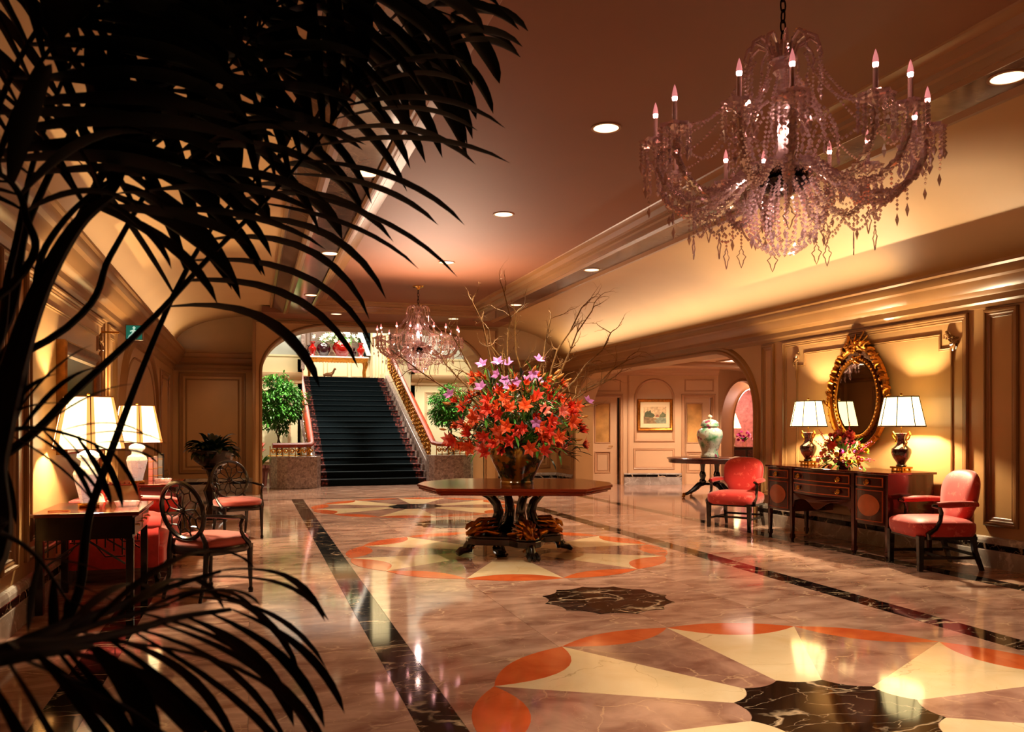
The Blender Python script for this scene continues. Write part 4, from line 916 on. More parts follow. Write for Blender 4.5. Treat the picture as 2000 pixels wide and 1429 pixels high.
# ---------------------------------------------------------------- crystal chandeliers (local z = height below the ceiling)
def chandelier(lab, loc):
    t = thing('chandelier', lab, 'chandelier', loc, 0, None); Z = lambda z: z-CEIL
    rr = random.Random(3)
    def string(mb, pts, r, rz=None, gap=2.15):
        r *= 1.22
        P = [Vector(p) for p in pts]; acc = 0; mb.bead(P[0], r, rz)
        step = r*gap
        for a, b in zip(P, P[1:]):
            L = (b-a).length; q = step-acc
            while q < L: mb.bead(a.lerp(b, q/L), r*rr.uniform(.85, 1.1), rz); q += step
            acc = (acc+L) % step
    def swag(mb, a, b, sag, r, n=10): string(mb, [Vector(a).lerp(Vector(b), i/n)-Vector((0, 0, sag*4*(i/n)*(1-i/n))) for i in range(n+1)], r)
    MB().lathe([(.0001, 0), (.10, 0), (.095, -.015), (.04, -.03), (.02, -.06), (.0001, -.065)], 20).build('canopy', M_BRASS, t, smooth=True)
    z = -.06; k = 0; top = Z(3.56)
    while z > top:
        hl = .034; pts = [(.016*sin(a) if k % 2 else 0, 0 if k % 2 else .016*sin(a), z-hl+hl*1.05*cos(a)) for a in [i*pi/6 for i in range(12)]]
        MB().tube(pts, .005, 5, closed=True).build('chain_link', M_CHROME, t, smooth=True); z -= .058; k += 1
    MB().lathe([(.0001, top), (.012, top), (.03, Z(3.50)), (.015, Z(3.46)), (.05, Z(3.42)), (.055, Z(3.38)), (.02, Z(3.34)), (.016, Z(3.25)), (.06, Z(3.20)), (.07, Z(3.15)), (.03, Z(3.08)), (.025, Z(2.95)), (.08, Z(2.86)), (.0001, Z(2.84))], 12).build('stem', M_CRYSTAL, t)
    MB().lathe([(.13, Z(2.83)), (.135, Z(2.80)), (.12, Z(2.78)), (.15, Z(2.765)), (.10, Z(2.72)), (.03, Z(2.70)), (.0001, Z(2.70))], 20).lathe([(.11, Z(2.84)), (.115, Z(2.80))], 20).build('hub', M_CHROME, t, smooth=True)
    # crown of arching glass plumes with hanging drops
    n = 12
    MB().lathe([(.06, Z(3.43)), (.075, Z(3.44)), (.06, Z(3.45))], 20).build('crown_ring', M_CRYSTAL, t)
    pm = MB(); pm.tube([(.05, 0, Z(3.44)), (.08, 0, Z(3.52)), (.14, 0, Z(3.555)), (.19, 0, Z(3.52)), (.205, 0, Z(3.46)), (.19, 0, Z(3.44))], [.008, .009, .01, .009, .008, .005], 6)
    for q in range(7): pm.bead((.06+.02*q, 0, Z(3.50)+.05*sin(q/6*pi)+.012), .009)
    string(pm, [(.20, 0, Z(3.45)), (.205, .01, Z(3.33)), (.20, 0, Z(3.26))], .0085); pm.bead((.20, 0, Z(3.235)), .012, .028)
    first = pm.build('crown_plume', M_CRYSTAL, t)
    for i in range(1, n):
        c = first.copy(); COL.objects.link(c); c.rotation_euler = (0, 0, 2*pi*i/n)
    # arms
    NA = 14; arms = []
    path = [(.10, 2.80), (.16, 2.845), (.22, 2.83), (.30, 2.75), (.42, 2.67), (.55, 2.66), (.65, 2.73), (.70, 2.83), (.715, 2.93)]
    am = MB(); sm = []
    for i in range(len(path)-1):
        for q in range(4): f = q/4; sm.append((path[i][0]*(1-f)+path[i+1][0]*f, 0, Z(path[i][1]*(1-f)+path[i+1][1]*f)))
    am.tube(sm, .016, 6)
    for i in range(len(sm)-1):
        for q in range(2):
            p = Vector(sm[i]).lerp(Vector(sm[i+1]), q/2); a = i*1.3+q*.65
            for k in range(3): am.bead((p.x+.004*k, .019*cos(a+k*2.1), p.z+.019*sin(a+k*2.1)), .0105)
    arm0 = am.build('arm', M_CRYSTAL, t)
    zb = Z(2.95)
    bb = MB().lathe([(.012, zb-.02), (.03, zb), (.075, zb+.012), (.085, zb+.03), (.078, zb+.03), (.03, zb+.012)], 14, (.715, 0, 0), rib=.12, nr=7)
    for k in range(10):
        a = 2*pi*k/10; x, y = .715+.08*cos(a), .08*sin(a)
        for q in range(5): bb.bead((x, y, zb+.008-q*.021), .0115)
        bb.bead((.715+.05*cos(a), .05*sin(a), zb+.022), .012)
        bb.bead((x, y, zb-.115), .014, .03)
    bb.build('bobeche', M_CRYSTAL, arm0)
    MB().lathe([(.02, zb+.03), (.035, zb+.045), (.03, zb+.05), (.012, zb+.052)], 10, (.715, 0, 0), rib=.2, nr=5).build('drip_pan', M_CRYSTAL, arm0)
    MB().lathe([(.0125, zb+.045), (.0125, zb+.155)], 10, (.715, 0, 0)).build('candle_sleeve', M_CANDLE, arm0, smooth=True)
    MB().lathe([(.007, zb+.155), (.013, zb+.165), (.014, zb+.178), (.010, zb+.19)], 10, (.715, 0, 0)).build('bulb', M_BULB, arm0, smooth=True)
    MB().lathe([(.014, zb+.178), (.0145, zb+.19), (.011, zb+.21), (.005, zb+.232), (.0001, zb+.245)], 10, (.715, 0, 0)).build('bulb_tip', M_BULBG, arm0, smooth=True)
    for i in range(NA):
        if i == 0: c = arm0
        else:
            c = arm0.copy(); COL.objects.link(c)
            for ch in list(arm0.children): d = ch.copy(); COL.objects.link(d); d.parent = c
        c.rotation_euler = (0, 0, 2*pi*(i+.35+.12*(-1)**i)/NA)
        a = c.rotation_euler.z; arms.append(a)
    P = lambda r, a, z: Vector((r*cos(a), r*sin(a), Z(z)))
    # bead work, one part per strand
    for i in range(NA):
        a = arms[i]; b = arms[(i+1) % NA]+(2*pi if i == NA-1 else 0)
        m1 = MB(); swag(m1, P(.19, a, 3.40), P(.66, a, 3.0), .10, .0085); m1.build('bead_swag', M_CRYSTAL, t)
        m1 = MB(); swag(m1, P(.70, a, 2.93), P(.70, b, 2.93), .16, .009); m1.build('bead_swag', M_CRYSTAL, t)
        m1 = MB(); swag(m1, P(.20, a, 2.70), P(.50, a, 2.64), .13, .009); swag(m1, P(.50, a, 2.64), P(.50, b, 2.64), .10, .009); m1.build('bead_swag', M_CRYSTAL, t)
        m1 = MB(); string(m1, [P(.09, a, 3.33), P(.17, a, 3.2), P(.22, a, 3.05), P(.17, a, 2.93), P(.14, a, 2.84)], .010); m1.build('bead_strand', M_CRYSTAL, t)
        m1 = MB(); string(m1, [P(.15, (a+b)/2, 3.18), P(.24, (a+b)/2, 3.12), P(.29, (a+b)/2, 3.0)], .011); string(m1, [P(.29, (a+b)/2, 3.0), P(.29, (a+b)/2, 2.90)], .009); m1.bead(P(.29, (a+b)/2, 2.87), .012, .03); m1.build('bead_strand', M_CRYSTAL, t)
        m1 = MB(); string(m1, [P(.15, (a+b)/2, 2.76), P(.21, (a+b)/2, 2.66), P(.21, (a+b)/2, 2.54), P(.15, (a+b)/2, 2.44), P(.06, (a+b)/2, 2.38)], .0115); string(m1, [P(.12, a, 2.74), P(.19, a, 2.62), P(.17, a, 2.48)], .010); m1.bead(P(.17, a, 2.45), .013, .03); m1.build('basket_strand', M_CRYSTAL, t)
        # kite shaped pendalogue
        m1 = MB(); r_, zz = (.50, 2.47) if i % 2 else (.36, 2.42)
        if i % 2 == 0: string(m1, [P(.42, a, 2.66), P(.36, a, 2.52)], .009)
        string(m1, [P(r_, a, 2.63 if i % 2 else 2.5), P(r_, a, zz+.05)], .008)
        u = Vector((-sin(a), cos(a), 0)); pts = [P(r_, a, zz)+u*x+Vector((0, 0, y)) for x, y in ((0, .045), (.014, .025), (.011, .012), (.03, -.005), (.014, -.03), (.012, -.045), (0, -.075), (-.012, -.045), (-.014, -.03), (-.03, -.005), (-.011, .012), (-.014, .025))]
        m1.tube(pts, .0035, 4, closed=True); m1.build('pendalogue', M_CRYSTAL, t)
    for i in range(NA):
        a = arms[i]; m1 = MB(); string(m1, [P(.77, a, 2.90), P(.775, a, 2.80), P(.77, a, 2.74)], .009); m1.bead(P(.77, a, 2.70), .014, .035)
        m1.build('hanging_drop', M_CRYSTAL, t); m1 = MB(); string(m1, [P(.62, a, 2.69), P(.62, a, 2.60)], .009); m1.bead(P(.62, a, 2.56), .014, .038); m1.build('hanging_drop', M_CRYSTAL, t)
    return t
c1 = chandelier('large crystal chandelier close to the camera, hanging at upper right', (XC, 3.86, CEIL))
c2 = dup(c1, (XC, 14.25, CEIL), radians(11), 'smaller looking crystal chandelier hanging far off before the stair arch')
for y, pw_ in ((3.86, 34), (14.25, 46)):
    for k in range(7):
        a = 2*pi*(2*k+.35+.12)/14+(radians(11) if y > 10 else 0); point((XC+.715*cos(a), y+.715*sin(a), 3.13), pw_/7, (1, .68, .60), .015)
    point((XC, y, 3.06), pw_/5, (1, .68, .60), .03); point((XC, y, 2.58), pw_/5, (1, .68, .60), .03)  # points added inside the stem and basket to brighten the crystals; no bulbs there
# ---------------------------------------------------------------- left seating group
def end_table(lab, loc):
    t = thing('end_table', lab, 'table', loc, 0, None)       # local x 0..0.73 from the wall, y 0..1
    MB().b2(0, .75, 0, 1.0, .735, .765).build('tabletop', mat('polished_red_mahogany', '#5a1208', .12, var=.15, scale=3, coat=.8), t, bev=.005)
    MB().b2(.03, .70, .03, .97, .56, .735).build('case', M_DARKW, t)
    for y in (.05, .52):
        d = MB().b2(.70, .715, y, y+.43, .585, .715).build('drawer', M_DARKW, t, bev=.003)
        for yy in (.1, .33): MB().tube([(.715, y+yy-.03, .655), (.735, y+yy-.03, .65), (.735, y+yy, .64), (.735, y+yy+.03, .65), (.715, y+yy+.03, .655)], .004, 6).build('handle', M_BRASS, d)
    for x in (.055, .68):
        for y in (.055, .945): MB().box((x, y, .28), (.055, .055, .56)).build('leg', M_DARKW, t, bev=.003)
    for y in (.055, .945):
        mb = MB()                                             # chinese fret bracket
        for s, x0 in ((1, .09), (-1, .645)):
            for k in range(4): mb.tube([(x0+s*(.02+.06*k), y, .56), (x0+s*(.02+.06*k), y, .52-.03*(3-k))], .007, 4)
            mb.tube([(x0, y, .36), (x0+s*.27, y, .555)], .009, 4).tube([(x0, y, .47), (x0+s*.13, y, .555)], .007, 4).tube([(x0, y, .42), (x0+s*.14, y, .42), (x0+s*.2, y, .5)], .007, 4)
        o = mb.build('fretwork', M_DARKW, t); o['kind'] = 'stuff'
    return t
end_table('dark end table with drawers, nearest the camera on the left', (-1.58, 6.93, 0))
end_table('dark end table beyond the coral sofa holding books and a lamp', (-1.545, 10.15, 0))
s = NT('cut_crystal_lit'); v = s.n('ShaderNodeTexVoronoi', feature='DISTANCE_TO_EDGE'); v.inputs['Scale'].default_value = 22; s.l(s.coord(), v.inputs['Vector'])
s.l(s.ramp(v.outputs[0], [(0, lin('#b0aaa4')), (.05, lin('#ffffff'))]), s.b.inputs['Base Color']); s.bump(v.outputs[0], .5, .01); s.b.inputs['Emission Color'].default_value = (1, .90, .80, 1); s.b.inputs['Emission Strength'].default_value = .2; s.b.inputs['Roughness'].default_value = .12; M_CUT = s.m  # weak emission added so the crystal bodies look lit from within
M_SHADE2 = mat('ivory_shade_fabric', '#fff0c8', .7, var=.03, scale=40, emit=(1, .80, .40, 1), estr=3.6)
M_RIB = mat('shade_ribbon_amber', '#c87828', .7, var=0, emit=(1, .42, .10, 1), estr=1.3)
def crystal_lamp(lab, loc, rz):
    t = thing('table_lamp', lab, 'lamp', loc, rz, None)
    MB().b2(-.075, .075, -.075, .075, 0, .02).lathe([(.085, .02), (.08, .03), (.07, .035)], 8).build('base', M_BRASS, t, bev=.004)
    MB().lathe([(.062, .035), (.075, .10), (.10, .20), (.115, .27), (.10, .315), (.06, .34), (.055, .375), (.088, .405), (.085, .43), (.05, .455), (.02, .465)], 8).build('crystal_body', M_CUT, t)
    MB().tube([(0, 0, .46), (0, 0, .92)], .006, 6).ball((0, 0, .925), .014).build('stem', M_BRASS, t, smooth=True)
    shade(t, .475, .905, .30, .205, 6, 1, .86, .004, mat('shade_amber_trim', '#b06820', .7, var=0), M_RIB, M_SHADE2)
    l = point((0, 0, .66), 230, (1, .76, .46), .035); l.parent = t; return t
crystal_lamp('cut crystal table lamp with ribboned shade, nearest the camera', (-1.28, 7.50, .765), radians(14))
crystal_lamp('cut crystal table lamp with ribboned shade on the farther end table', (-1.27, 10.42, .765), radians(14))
for k, (x, y, lab) in enumerate(((-.98, 7.42, 'round cut glass ashtray on the nearest end table'), (-1.0, 10.55, 'round cut glass ashtray on the farther end table'))):
    t = thing('ashtray', lab, 'ashtray', (x, y, .765))
    MB().lathe([(.0001, 0), (.075, 0), (.095, .045), (.08, .045), (.06, .015), (.0001, .012)], 20, rib=.04, nr=10).build('bowl', M_CRYSTAL, t)
t = thing('pencil', 'gold pencil lying on the nearest end table left of the lamp', 'pencil', (-1.50, 7.12, .771), radians(15))
MB().tube([(0, 0, 0), (.14, 0, 0)], .0045, 6).tube([(.14, 0, 0), (.158, 0, 0)], [.0045, .0008], 6).build('shaft', M_BRASS, t)
for k, (h, m, lab) in enumerate(((.29, '#5a1a10', 'tall red leather book, left of the three on the far end table'), (.30, '#3a1008', 'dark leather book in the middle of the three on the far end table'), (.33, '#20100c', 'nearly black book at the right of the three on the far end table'))):
    t = thing('book', lab, 'book', (-1.17+.055*k, 10.95, .765), 0, None)
    MB().b2(-.025, .025, -.10, .10, 0, h).build('cover', mat('leather_%d' % k, m, .6), t, bev=.004)
    for q in (.2, .5, .8): MB().b2(-.026, .026, -.103, -.09, h*q, h*q+.006).build('spine_band', M_GOLD, t)
    MB().b2(-.021, .021, -.095, .102, h-.004, h+.001).build('page_block', mat('pages', '#d8c8a0', .8), t)
# sofa along the wall, front = +x
t = thing('sofa', 'coral sofa with rolled arms between the two end tables', 'sofa', (-1.57, 8.10, 0))
L = 1.9
MB().b2(.06, .80, .06, L-.06, .14, .33).build('base', M_CORAL, t, bev=.03)
for k in range(2):
    o = rounded(.62, .84, .15, .32, pw=7, top=.02, n=28).build('seat_cushion', M_CORAL, t, smooth=True, merge=True, angle=60); o.location = (.50, .53+.84*k, 0)
MB().grid(lambda u, v: Vector((.05+.11*(1-abs(2*v-1)**3)*(0.4+.6*(v > .5))+.06*v, .05+(L-.1)*u, .30+(.50+.06*sin(pi*u))*sin(min(1, v*1.15)*pi/2)-.12*max(0, v-.85))), 30, 12).b2(.02, .14, .05, L-.05, .14, .76).build('back', M_CORAL, t, smooth=True, angle=60)
for y in (.09, L-.09):
    MB().tube([(.0, y, .57), (.1, y, .59), (.4, y, .58), (.70, y, .56), (.78, y, .55)], [.07, .085, .09, .09, .075], 14).b2(.05, .76, y-.06, y+.06, .14, .56).build('arm', M_CORAL, t, smooth=True, angle=50)
for x in (.1, .74):
    for y in (.12, L-.12): MB().lathe([(.018, 0), (.03, .05), (.022, .08), (.035, .14)], 10, (x, y, 0)).build('leg', M_DARKW, t, smooth=True)
def cushion(lab, loc, rx, rz, m, w, trim=None, cat='cushion'):
    t = thing('cushion', lab, cat, loc, 0, None); t.rotation_euler = (0, radians(rx), radians(rz))
    def fn(u, v, s):
        x, y = 2*u-1, 2*v-1; th = .075*((1-x**4)*(1-y**4))**.5; k = 1-.06*(1-abs(x))*(abs(y) > .9)
        return Vector((s*th, x*w/2*(1-.05*(1-y*y)), w/2+y*w/2*(1-.05*(1-x*x))))
    MB().grid(lambda u, v: fn(u, v, 1), 10, 10).grid(lambda u, v: fn(u, v, -1), 10, 10).build('cover', m, t, smooth=True, merge=True, angle=80)
    pts = [fn(i/10, 0, 1) for i in range(10)]+[fn(1, i/10, 1) for i in range(10)]+[fn(1-i/10, 1, 1) for i in range(10)]+[fn(0, 1-i/10, 1) for i in range(10)]
    mb = MB().tube(pts, .009, 6, closed=True)
    if trim:
        for p in pts:
            c = Vector((0, 0, w/2)); d = (p-c).normalized(); mb.tube([p, p+d*.02+Vector((.006, 0, -.004)), p+d*.032], [.008, .008, .003], 5)
    mb.build('fringe', trim or m, t, smooth=True)
cushion('brown satin cushion with rust fringe at the near end of the sofa', (-1.13, 8.62, .47), -24, 62, mat('brown_satin', '#8a6448', .4, var=.06, sheen=.2), .46, mat('rust_fringe', '#8a3020', .7))
cushion('patterned cream and red fringed cushion beside the brown satin one', (-1.27, 8.42, .47), -18, 30, mat('patterned_cover', '#b89a8a', .6, var=.35, scale=14), .38, mat('red_fringe', '#a82c20', .7))
cushion('tan cushion leaning against the sofa back behind the brown one', (-1.30, 8.95, .47), -14, 15, mat('tan_cover', '#9a7858', .6), .40)
# wheel back open armchairs (front = +y)
def wheel_chair(lab, loc, rz):
    t = thing('wheel_back_chair', lab, 'chair', loc, rz, None)
    o = rounded(.56, .52, .085, .415, pw=3.2, top=.03, n=28, m=10).build('seat', M_SALMON, t, smooth=True, merge=True, angle=60)
    MB().sweep([(.28*abs(cos(a))**.63*(1 if cos(a) > 0 else -1), .26*abs(sin(a))**.63*(1 if sin(a) > 0 else -1)) for a in [2*pi*i/28+.01 for i in range(28)]], [(.02, .43), (-.006, .43), (-.012, .40), (-.004, .37), (.02, .37)], lambda a, b, h: Vector((a, b, h))).build('seat_rail', M_DARKW, t, smooth=True)
    yb = lambda z: -.25-.20*(z-.50)
    rx, rz_ = .235, .235; zc = .735
    B = lambda r, a: Vector((rx*r*cos(a), yb(zc+rz_*r*sin(a)), zc+rz_*r*sin(a)))
    MB().tube([B(1, 2*pi*k/36) for k in range(36)], .020, 8, closed=True, flat=1.0).build('back_ring', M_DARKW, t, smooth=True)
    hub = B(0, 0); MB().lathe([(.0001, .014), (.02, .012), (.032, 0), (.0001, -.008)], 14, tuple(hub), rot('X', 90)).build('hub', M_DARKW, t, smooth=True)
    N = 11
    for k in range(N):
        a = 2*pi*k/N+.1; b = 2*pi*(k+.5)/N+.1
        mb = MB().tube([B(.1, a), B(.4, a+.05), B(.62, a), B(.80, b-.0)], .0065, 6).tube([B(.62, a), B(.80, 2*pi*(k-.5)/N+.1)], .0065, 6).tube([B(.80, b), B(.99, b)], .0065, 6)
        mb.build('spoke', M_DARKW, t, smooth=True)
    for s in (-1, 1):
        MB().tube([(s*.17, yb(.56)+.0, .555), (s*.20, -.245, .48), (s*.21, -.24, .40), (s*.205, -.25, .2), (s*.21, -.31, .0)], [.016, .02, .026, .02, .014], 8).build('leg', M_DARKW, t, smooth=True)
        lg = MB().tube([(s*.235, .215, .42), (s*.235, .215, .36), (s*.235, .22, .18), (s*.235, .225, .05)], [.027, .025, .019, .014], 8)
        lg.lathe([(.013, .05), (.021, .035), (.019, .0)], 8, (s*.235, .225, 0)); lg.build('leg', M_DARKW, t, smooth=True)
        MB().tube([(s*.225, yb(.70), .70), (s*.27, -.16, .69), (s*.30, -.05, .675), (s*.305, .05, .67), (s*.30, .09, .655)], [.013, .016, .018, .02, .014], 8).build('arm', M_DARKW, t, smooth=True)
        MB().tube([(s*.30, .07, .66), (s*.30, .04, .61), (s*.295, .05, .55), (s*.28, .10, .49), (s*.265, .17, .44), (s*.25, .20, .40)], [.016, .015, .015, .018, .02, .02], 8).build('arm_support', M_DARKW, t, smooth=True)
    return t
def w2(u, v):
    t_ = EYE*F_PX/(v-HORIZON); X = (u-1000)/F_PX*t_; return (X*cos(YAW)+t_*sin(YAW), -X*sin(YAW)+t_*cos(YAW))
wheel_chair('dark wheel back armchair seen from behind, nearest the camera', (-.33, 7.42, 0), radians(-44))
wheel_chair('dark wheel back armchair facing the camera beside the fern pedestal', (-.17, 11.05, 0), radians(-160))
# framed painting on the left wall
t = thing('framed_painting', 'dark landscape painting in deep gilt frame above the near lamp', 'picture', (X0, 8.75, 1.18), radians(90))
mp = lambda a, b, h: Vector((a, -h, b))
MB().sweep(rect(-.85, .85, 0, 1.0), [(0, 0), (0, .07), (.02, .085), (.05, .075), (.09, .05), (.12, .055), (.14, .035)], mp).build('frame', mat('dark_gilt', '#7a4a1c', .3, metal=.7, var=.2, scale=12), t, smooth=True)
s = NT('painting_oil'); n = s.n('ShaderNodeTexNoise'); n.inputs['Scale'].default_value = 3; n.inputs['Detail'].default_value = 6; s.l(s.coord(), n.inputs['Vector'])
s.l(s.ramp(n.outputs[0], [(.35, lin('#241608')), (.5, lin('#3c3a14')), (.62, lin('#6a5c22')), (.72, lin('#5a3420'))]), s.b.inputs['Base Color']); s.b.inputs['Roughness'].default_value = .2
MB().prism(rect(-.72, .72, .13, .87), .02, .036, mp).build('canvas', s.m, t)
# pedestal with jardiniere and peace lily
PX_, PY_ = -.57, 13.5
t = thing('pedestal', 'dark carved pedestal carrying the basket planter', 'pedestal', (PX_, PY_, 0))
MB().lathe([(.20, 0), (.20, .04), (.15, .08), (.10, .14), (.07, .22), (.10, .34), (.13, .44), (.08, .54), (.06, .64), (.09, .74), (.15, .78), (.15, .80)], 16, rib=.08, nr=8).build('shaft', M_DARKW, t, smooth=True)
t = thing('planter', 'dark basket planter with wide rim on the pedestal', 'planter', (PX_, PY_, .80))
mb = MB().lathe([(.12, 0), (.20, .05), (.28, .12), (.31, .24), (.36, .25), (.36, .265), (.30, .25), (.29, .2)], 28, rib=.03, nr=14).build('bowl', M_DARKW, t, smooth=True)
def blade(mb, b, d, L, w, droop=1.0, n=6, fold=.25, up=(0, 0, 1)):
    """one leaf: tapering folded ribbon, bending down along its length"""
    p = Vector(b); d = Vector(d).normalized(); rows = []
    for i in range(n+1):
        s_ = i/n; side = d.cross(Vector((0, 0, 1)))
        if side.length < 1e-3: side = Vector((1, 0, 0))
        side.normalize(); nr = side.cross(d).normalized()
        ww = w*(sin(pi*min(1, (s_*.9+.06)))**.75) if i < n else 0.0004
        rows += [p-side*ww/2+nr*ww*fold, p, p+side*ww/2+nr*ww*fold]
        p = p+d*L/n; d = (d+Vector((0, 0, -1))*droop/n*(.4+1.2*s_)).normalized()
    mb.add(rows, [(i*3+k, i*3+k+1, i*3+k+4, i*3+k+3) for i in range(n) for k in range(2)]); return p
t = thing('potted_plant', 'dark leafy plant with arching pointed leaves in the basket planter', 'plant', (PX_, PY_, 1.02))
rr = random.Random(11)
for k in range(80):
    a = rr.uniform(0, 2*pi); el = rr.uniform(.1, 1.25); mb = MB()
    L = rr.uniform(.20, .44); blade(mb, (.08*cos(a), .08*sin(a), .0), (cos(a)*cos(el), sin(a)*cos(el), sin(el)), L, rr.uniform(.07, .12), rr.uniform(1.3, 2.8), 7); mb.build('leaf', M_LEAFD, t, smooth=True, recalc=False)
# exit sign hanging by the cornice
t = thing('exit_sign', 'small illuminated green exit sign under the left cornice', 'sign', (-1.22, 9.8, 2.33))
MB().b2(-.09, .09, -.02, .02, .04, .21).build('case', M_TRIM, t, bev=.004)
sg = MB().b2(-.08, .08, -.026, -.02, .05, .20).build('sign_face', mat('sign_green', '#0a6a50', .3, var=0, emit=(.02, .5, .36, 1), estr=.16), t)
mb = MB(); mb.ball((.0, -.03, .175), .015, 8, 6); mb.tube([(0, -.03, .155), (-.015, -.03, .11)], .012, 6).tube([(-.015, -.03, .11), (.02, -.03, .08), (.01, -.03, .045)], .008, 6).tube([(-.015, -.03, .11), (-.045, -.03, .085), (-.06, -.03, .05)], .008, 6).tube([(0, -.03, .15), (.035, -.03, .13)], .007, 6).tube([(0, -.03, .15), (-.04, -.03, .135)], .007, 6)
mb.build('running_figure', mat('sign_white', '#e8fff4', .4, var=0, emit=(.5, 1, .85, 1), estr=.45), sg)
MB().tube([(-.33, 0, .12), (-.15, 0, .12)], .012, 8).build('bracket', M_BRASS, t)
# ---------------------------------------------------------------- flowers
def petal_flower(mb, np_, L, w, open_=.9, curl=1.6, ctr=True, seg=5):
    for k in range(np_):
        a = 2*pi*k/np_; d = Vector((cos(a)*sin(open_), sin(a)*sin(open_), cos(open_))); p = Vector((0, 0, 0)); side = Vector((-sin(a), cos(a), 0)); rows = []
        for i in range(seg+1):
            s = i/seg; ww = w*(.25+.75*sin(pi*min(.98, s*.8+.14)))*max(.03, 1-s**2.6); nr = d.cross(side).normalized()
            rows += [p-side*ww/2+nr*-ww*.18, p, p+side*ww/2+nr*-ww*.18]; p = p+d*L/seg
            out = Vector((cos(a), sin(a), 0)); d = (d+(out*.5-Vector((0, 0, .55)))*curl/seg*(.2+s*1.4)).normalized()
        mb.add(rows, [(i*3+q, i*3+q+1, i*3+q+4, i*3+q+3) for i in range(seg) for q in range(2)])
    if ctr:
        for k in range(6):
            a = 2*pi*k/6+.3; mb.tube([(0, 0, 0), (.012*cos(a), .012*sin(a), L*.45), (.022*cos(a), .022*sin(a), L*.62)], [.0018, .0014, .0035], 4)
    return mb
def aim(o, d, roll=0):
    o.rotation_mode = 'QUATERNION'; o.rotation_quaternion = Vector(d).normalized().to_track_quat('Z', 'Y') @ Matrix.Rotation(roll, 3, 'Z').to_quaternion()
M_LILY = mat('lily_orange_red', '#e8371a', .5, var=.16, scale=20); M_LILY2 = mat('lily_orange', '#ee5a22', .5, var=.14, scale=20)
M_PINKL = mat('lily_coral_pink', '#f07868', .5, var=.12, scale=20); M_ORCH = mat('orchid_mauve', '#c67ac8', .5, var=.15, scale=25); M_BUD = mat('bud_ochre', '#d08a3a', .5, var=.15)
M_WHITEF = mat('lily_white', '#f4f4d4', .5, var=.06, scale=20)
def mesh_of(mb, name, m):
    o = mb.build(name, m, None, smooth=True, recalc=False, angle=80); me = o.data; bpy.data.objects.remove(o); return me
lily_me = [mesh_of(petal_flower(MB(), 6, .105, .054, .85), 'lily', m) for m in (M_LILY, M_LILY2, M_PINKL)]
lily_cl = [mesh_of(petal_flower(MB(), 6, .10, .044, .45, .7), 'lily', m) for m in (M_LILY, M_LILY2)]
orch_me = mesh_of(petal_flower(MB(), 5, .06, .045, 1.1, 1.0, False), 'orchid', M_ORCH)
bud_me = mesh_of(MB().tube([(0, 0, 0), (0, 0, .03), (0, 0, .06), (0, .004, .085)], [.006, .014, .012, .002], 8), 'bud', M_BUD)
white_me = mesh_of(petal_flower(MB(), 6, .11, .05, .9), 'white_lily', M_WHITEF)
def put(me, name, par, loc, d, roll=0, s=1):
    o = bpy.data.objects.new(name, me); COL.objects.link(o); o.parent = par; o.location = loc; aim(o, d, roll); o.scale = (s, s, s); return o
# the big vase and its arrangement on the centre table
VX, VY = 2.86, 8.80
s = NT('gold_ground_porcelain'); co = s.coord(); n = s.n('ShaderNodeTexNoise'); n.inputs['Scale'].default_value = 9; n.inputs['Detail'].default_value = 3; s.l(co, n.inputs['Vector'])
c1_ = s.ramp(n.outputs[0], [(.46, lin('#a8782a')), (.54, lin('#3a4a2c')), (.62, lin('#24302a'))])
v = s.n('ShaderNodeTexVoronoi'); v.inputs['Scale'].default_value = 11; s.l(co, v.inputs['Vector']); n2 = s.n('ShaderNodeTexNoise'); n2.inputs['Scale'].default_value = 4; s.l(co, n2.inputs['Vector'])
f1 = s.ramp(v.outputs[0], [(.30, (1, 1, 1, 1)), (.36, (0, 0, 0, 1))]); f2 = s.ramp(n2.outputs[0], [(.5, (0, 0, 0, 1)), (.55, (1, 1, 1, 1))]); mm = s.n('ShaderNodeMath', operation='MULTIPLY'); s.l(f1, mm.inputs[0]); s.l(f2, mm.inputs[1])
s.l(s.mix(mm.outputs[0], c1_, lin('#8a3028')), s.b.inputs['Base Color']); s.b.inputs['Roughness'].default_value = .15; s.b.inputs['Coat Weight'].default_value = .4
t = thing('vase', 'large gold and dark painted porcelain planter on the centre table', 'vase', (VX, VY, .79))
MB().lathe([(.185, 0), (.19, .015), (.18, .03), (.20, .08), (.25, .18), (.30, .28), (.315, .36), (.30, .41), (.275, .43), (.29, .45), (.28, .455), (.25, .43), (.24, .38)], 40).build('body', s.m, t, smooth=True, angle=50)
bq = thing('bouquet', 'huge arrangement of orange lilies, mauve orchids and bare branches in the gold planter', 'flowers', (VX, VY, 1.22))
rr = random.Random(21)
cam_dir = Vector((-VX, -VY, 0)).normalized()
def dome(a, e, k=1): return Vector((cos(a)*cos(e)*.80*k, sin(a)*cos(e)*.80*k, .10+sin(e)*.86*k))
stems = MB(); placed = []
tries = 0
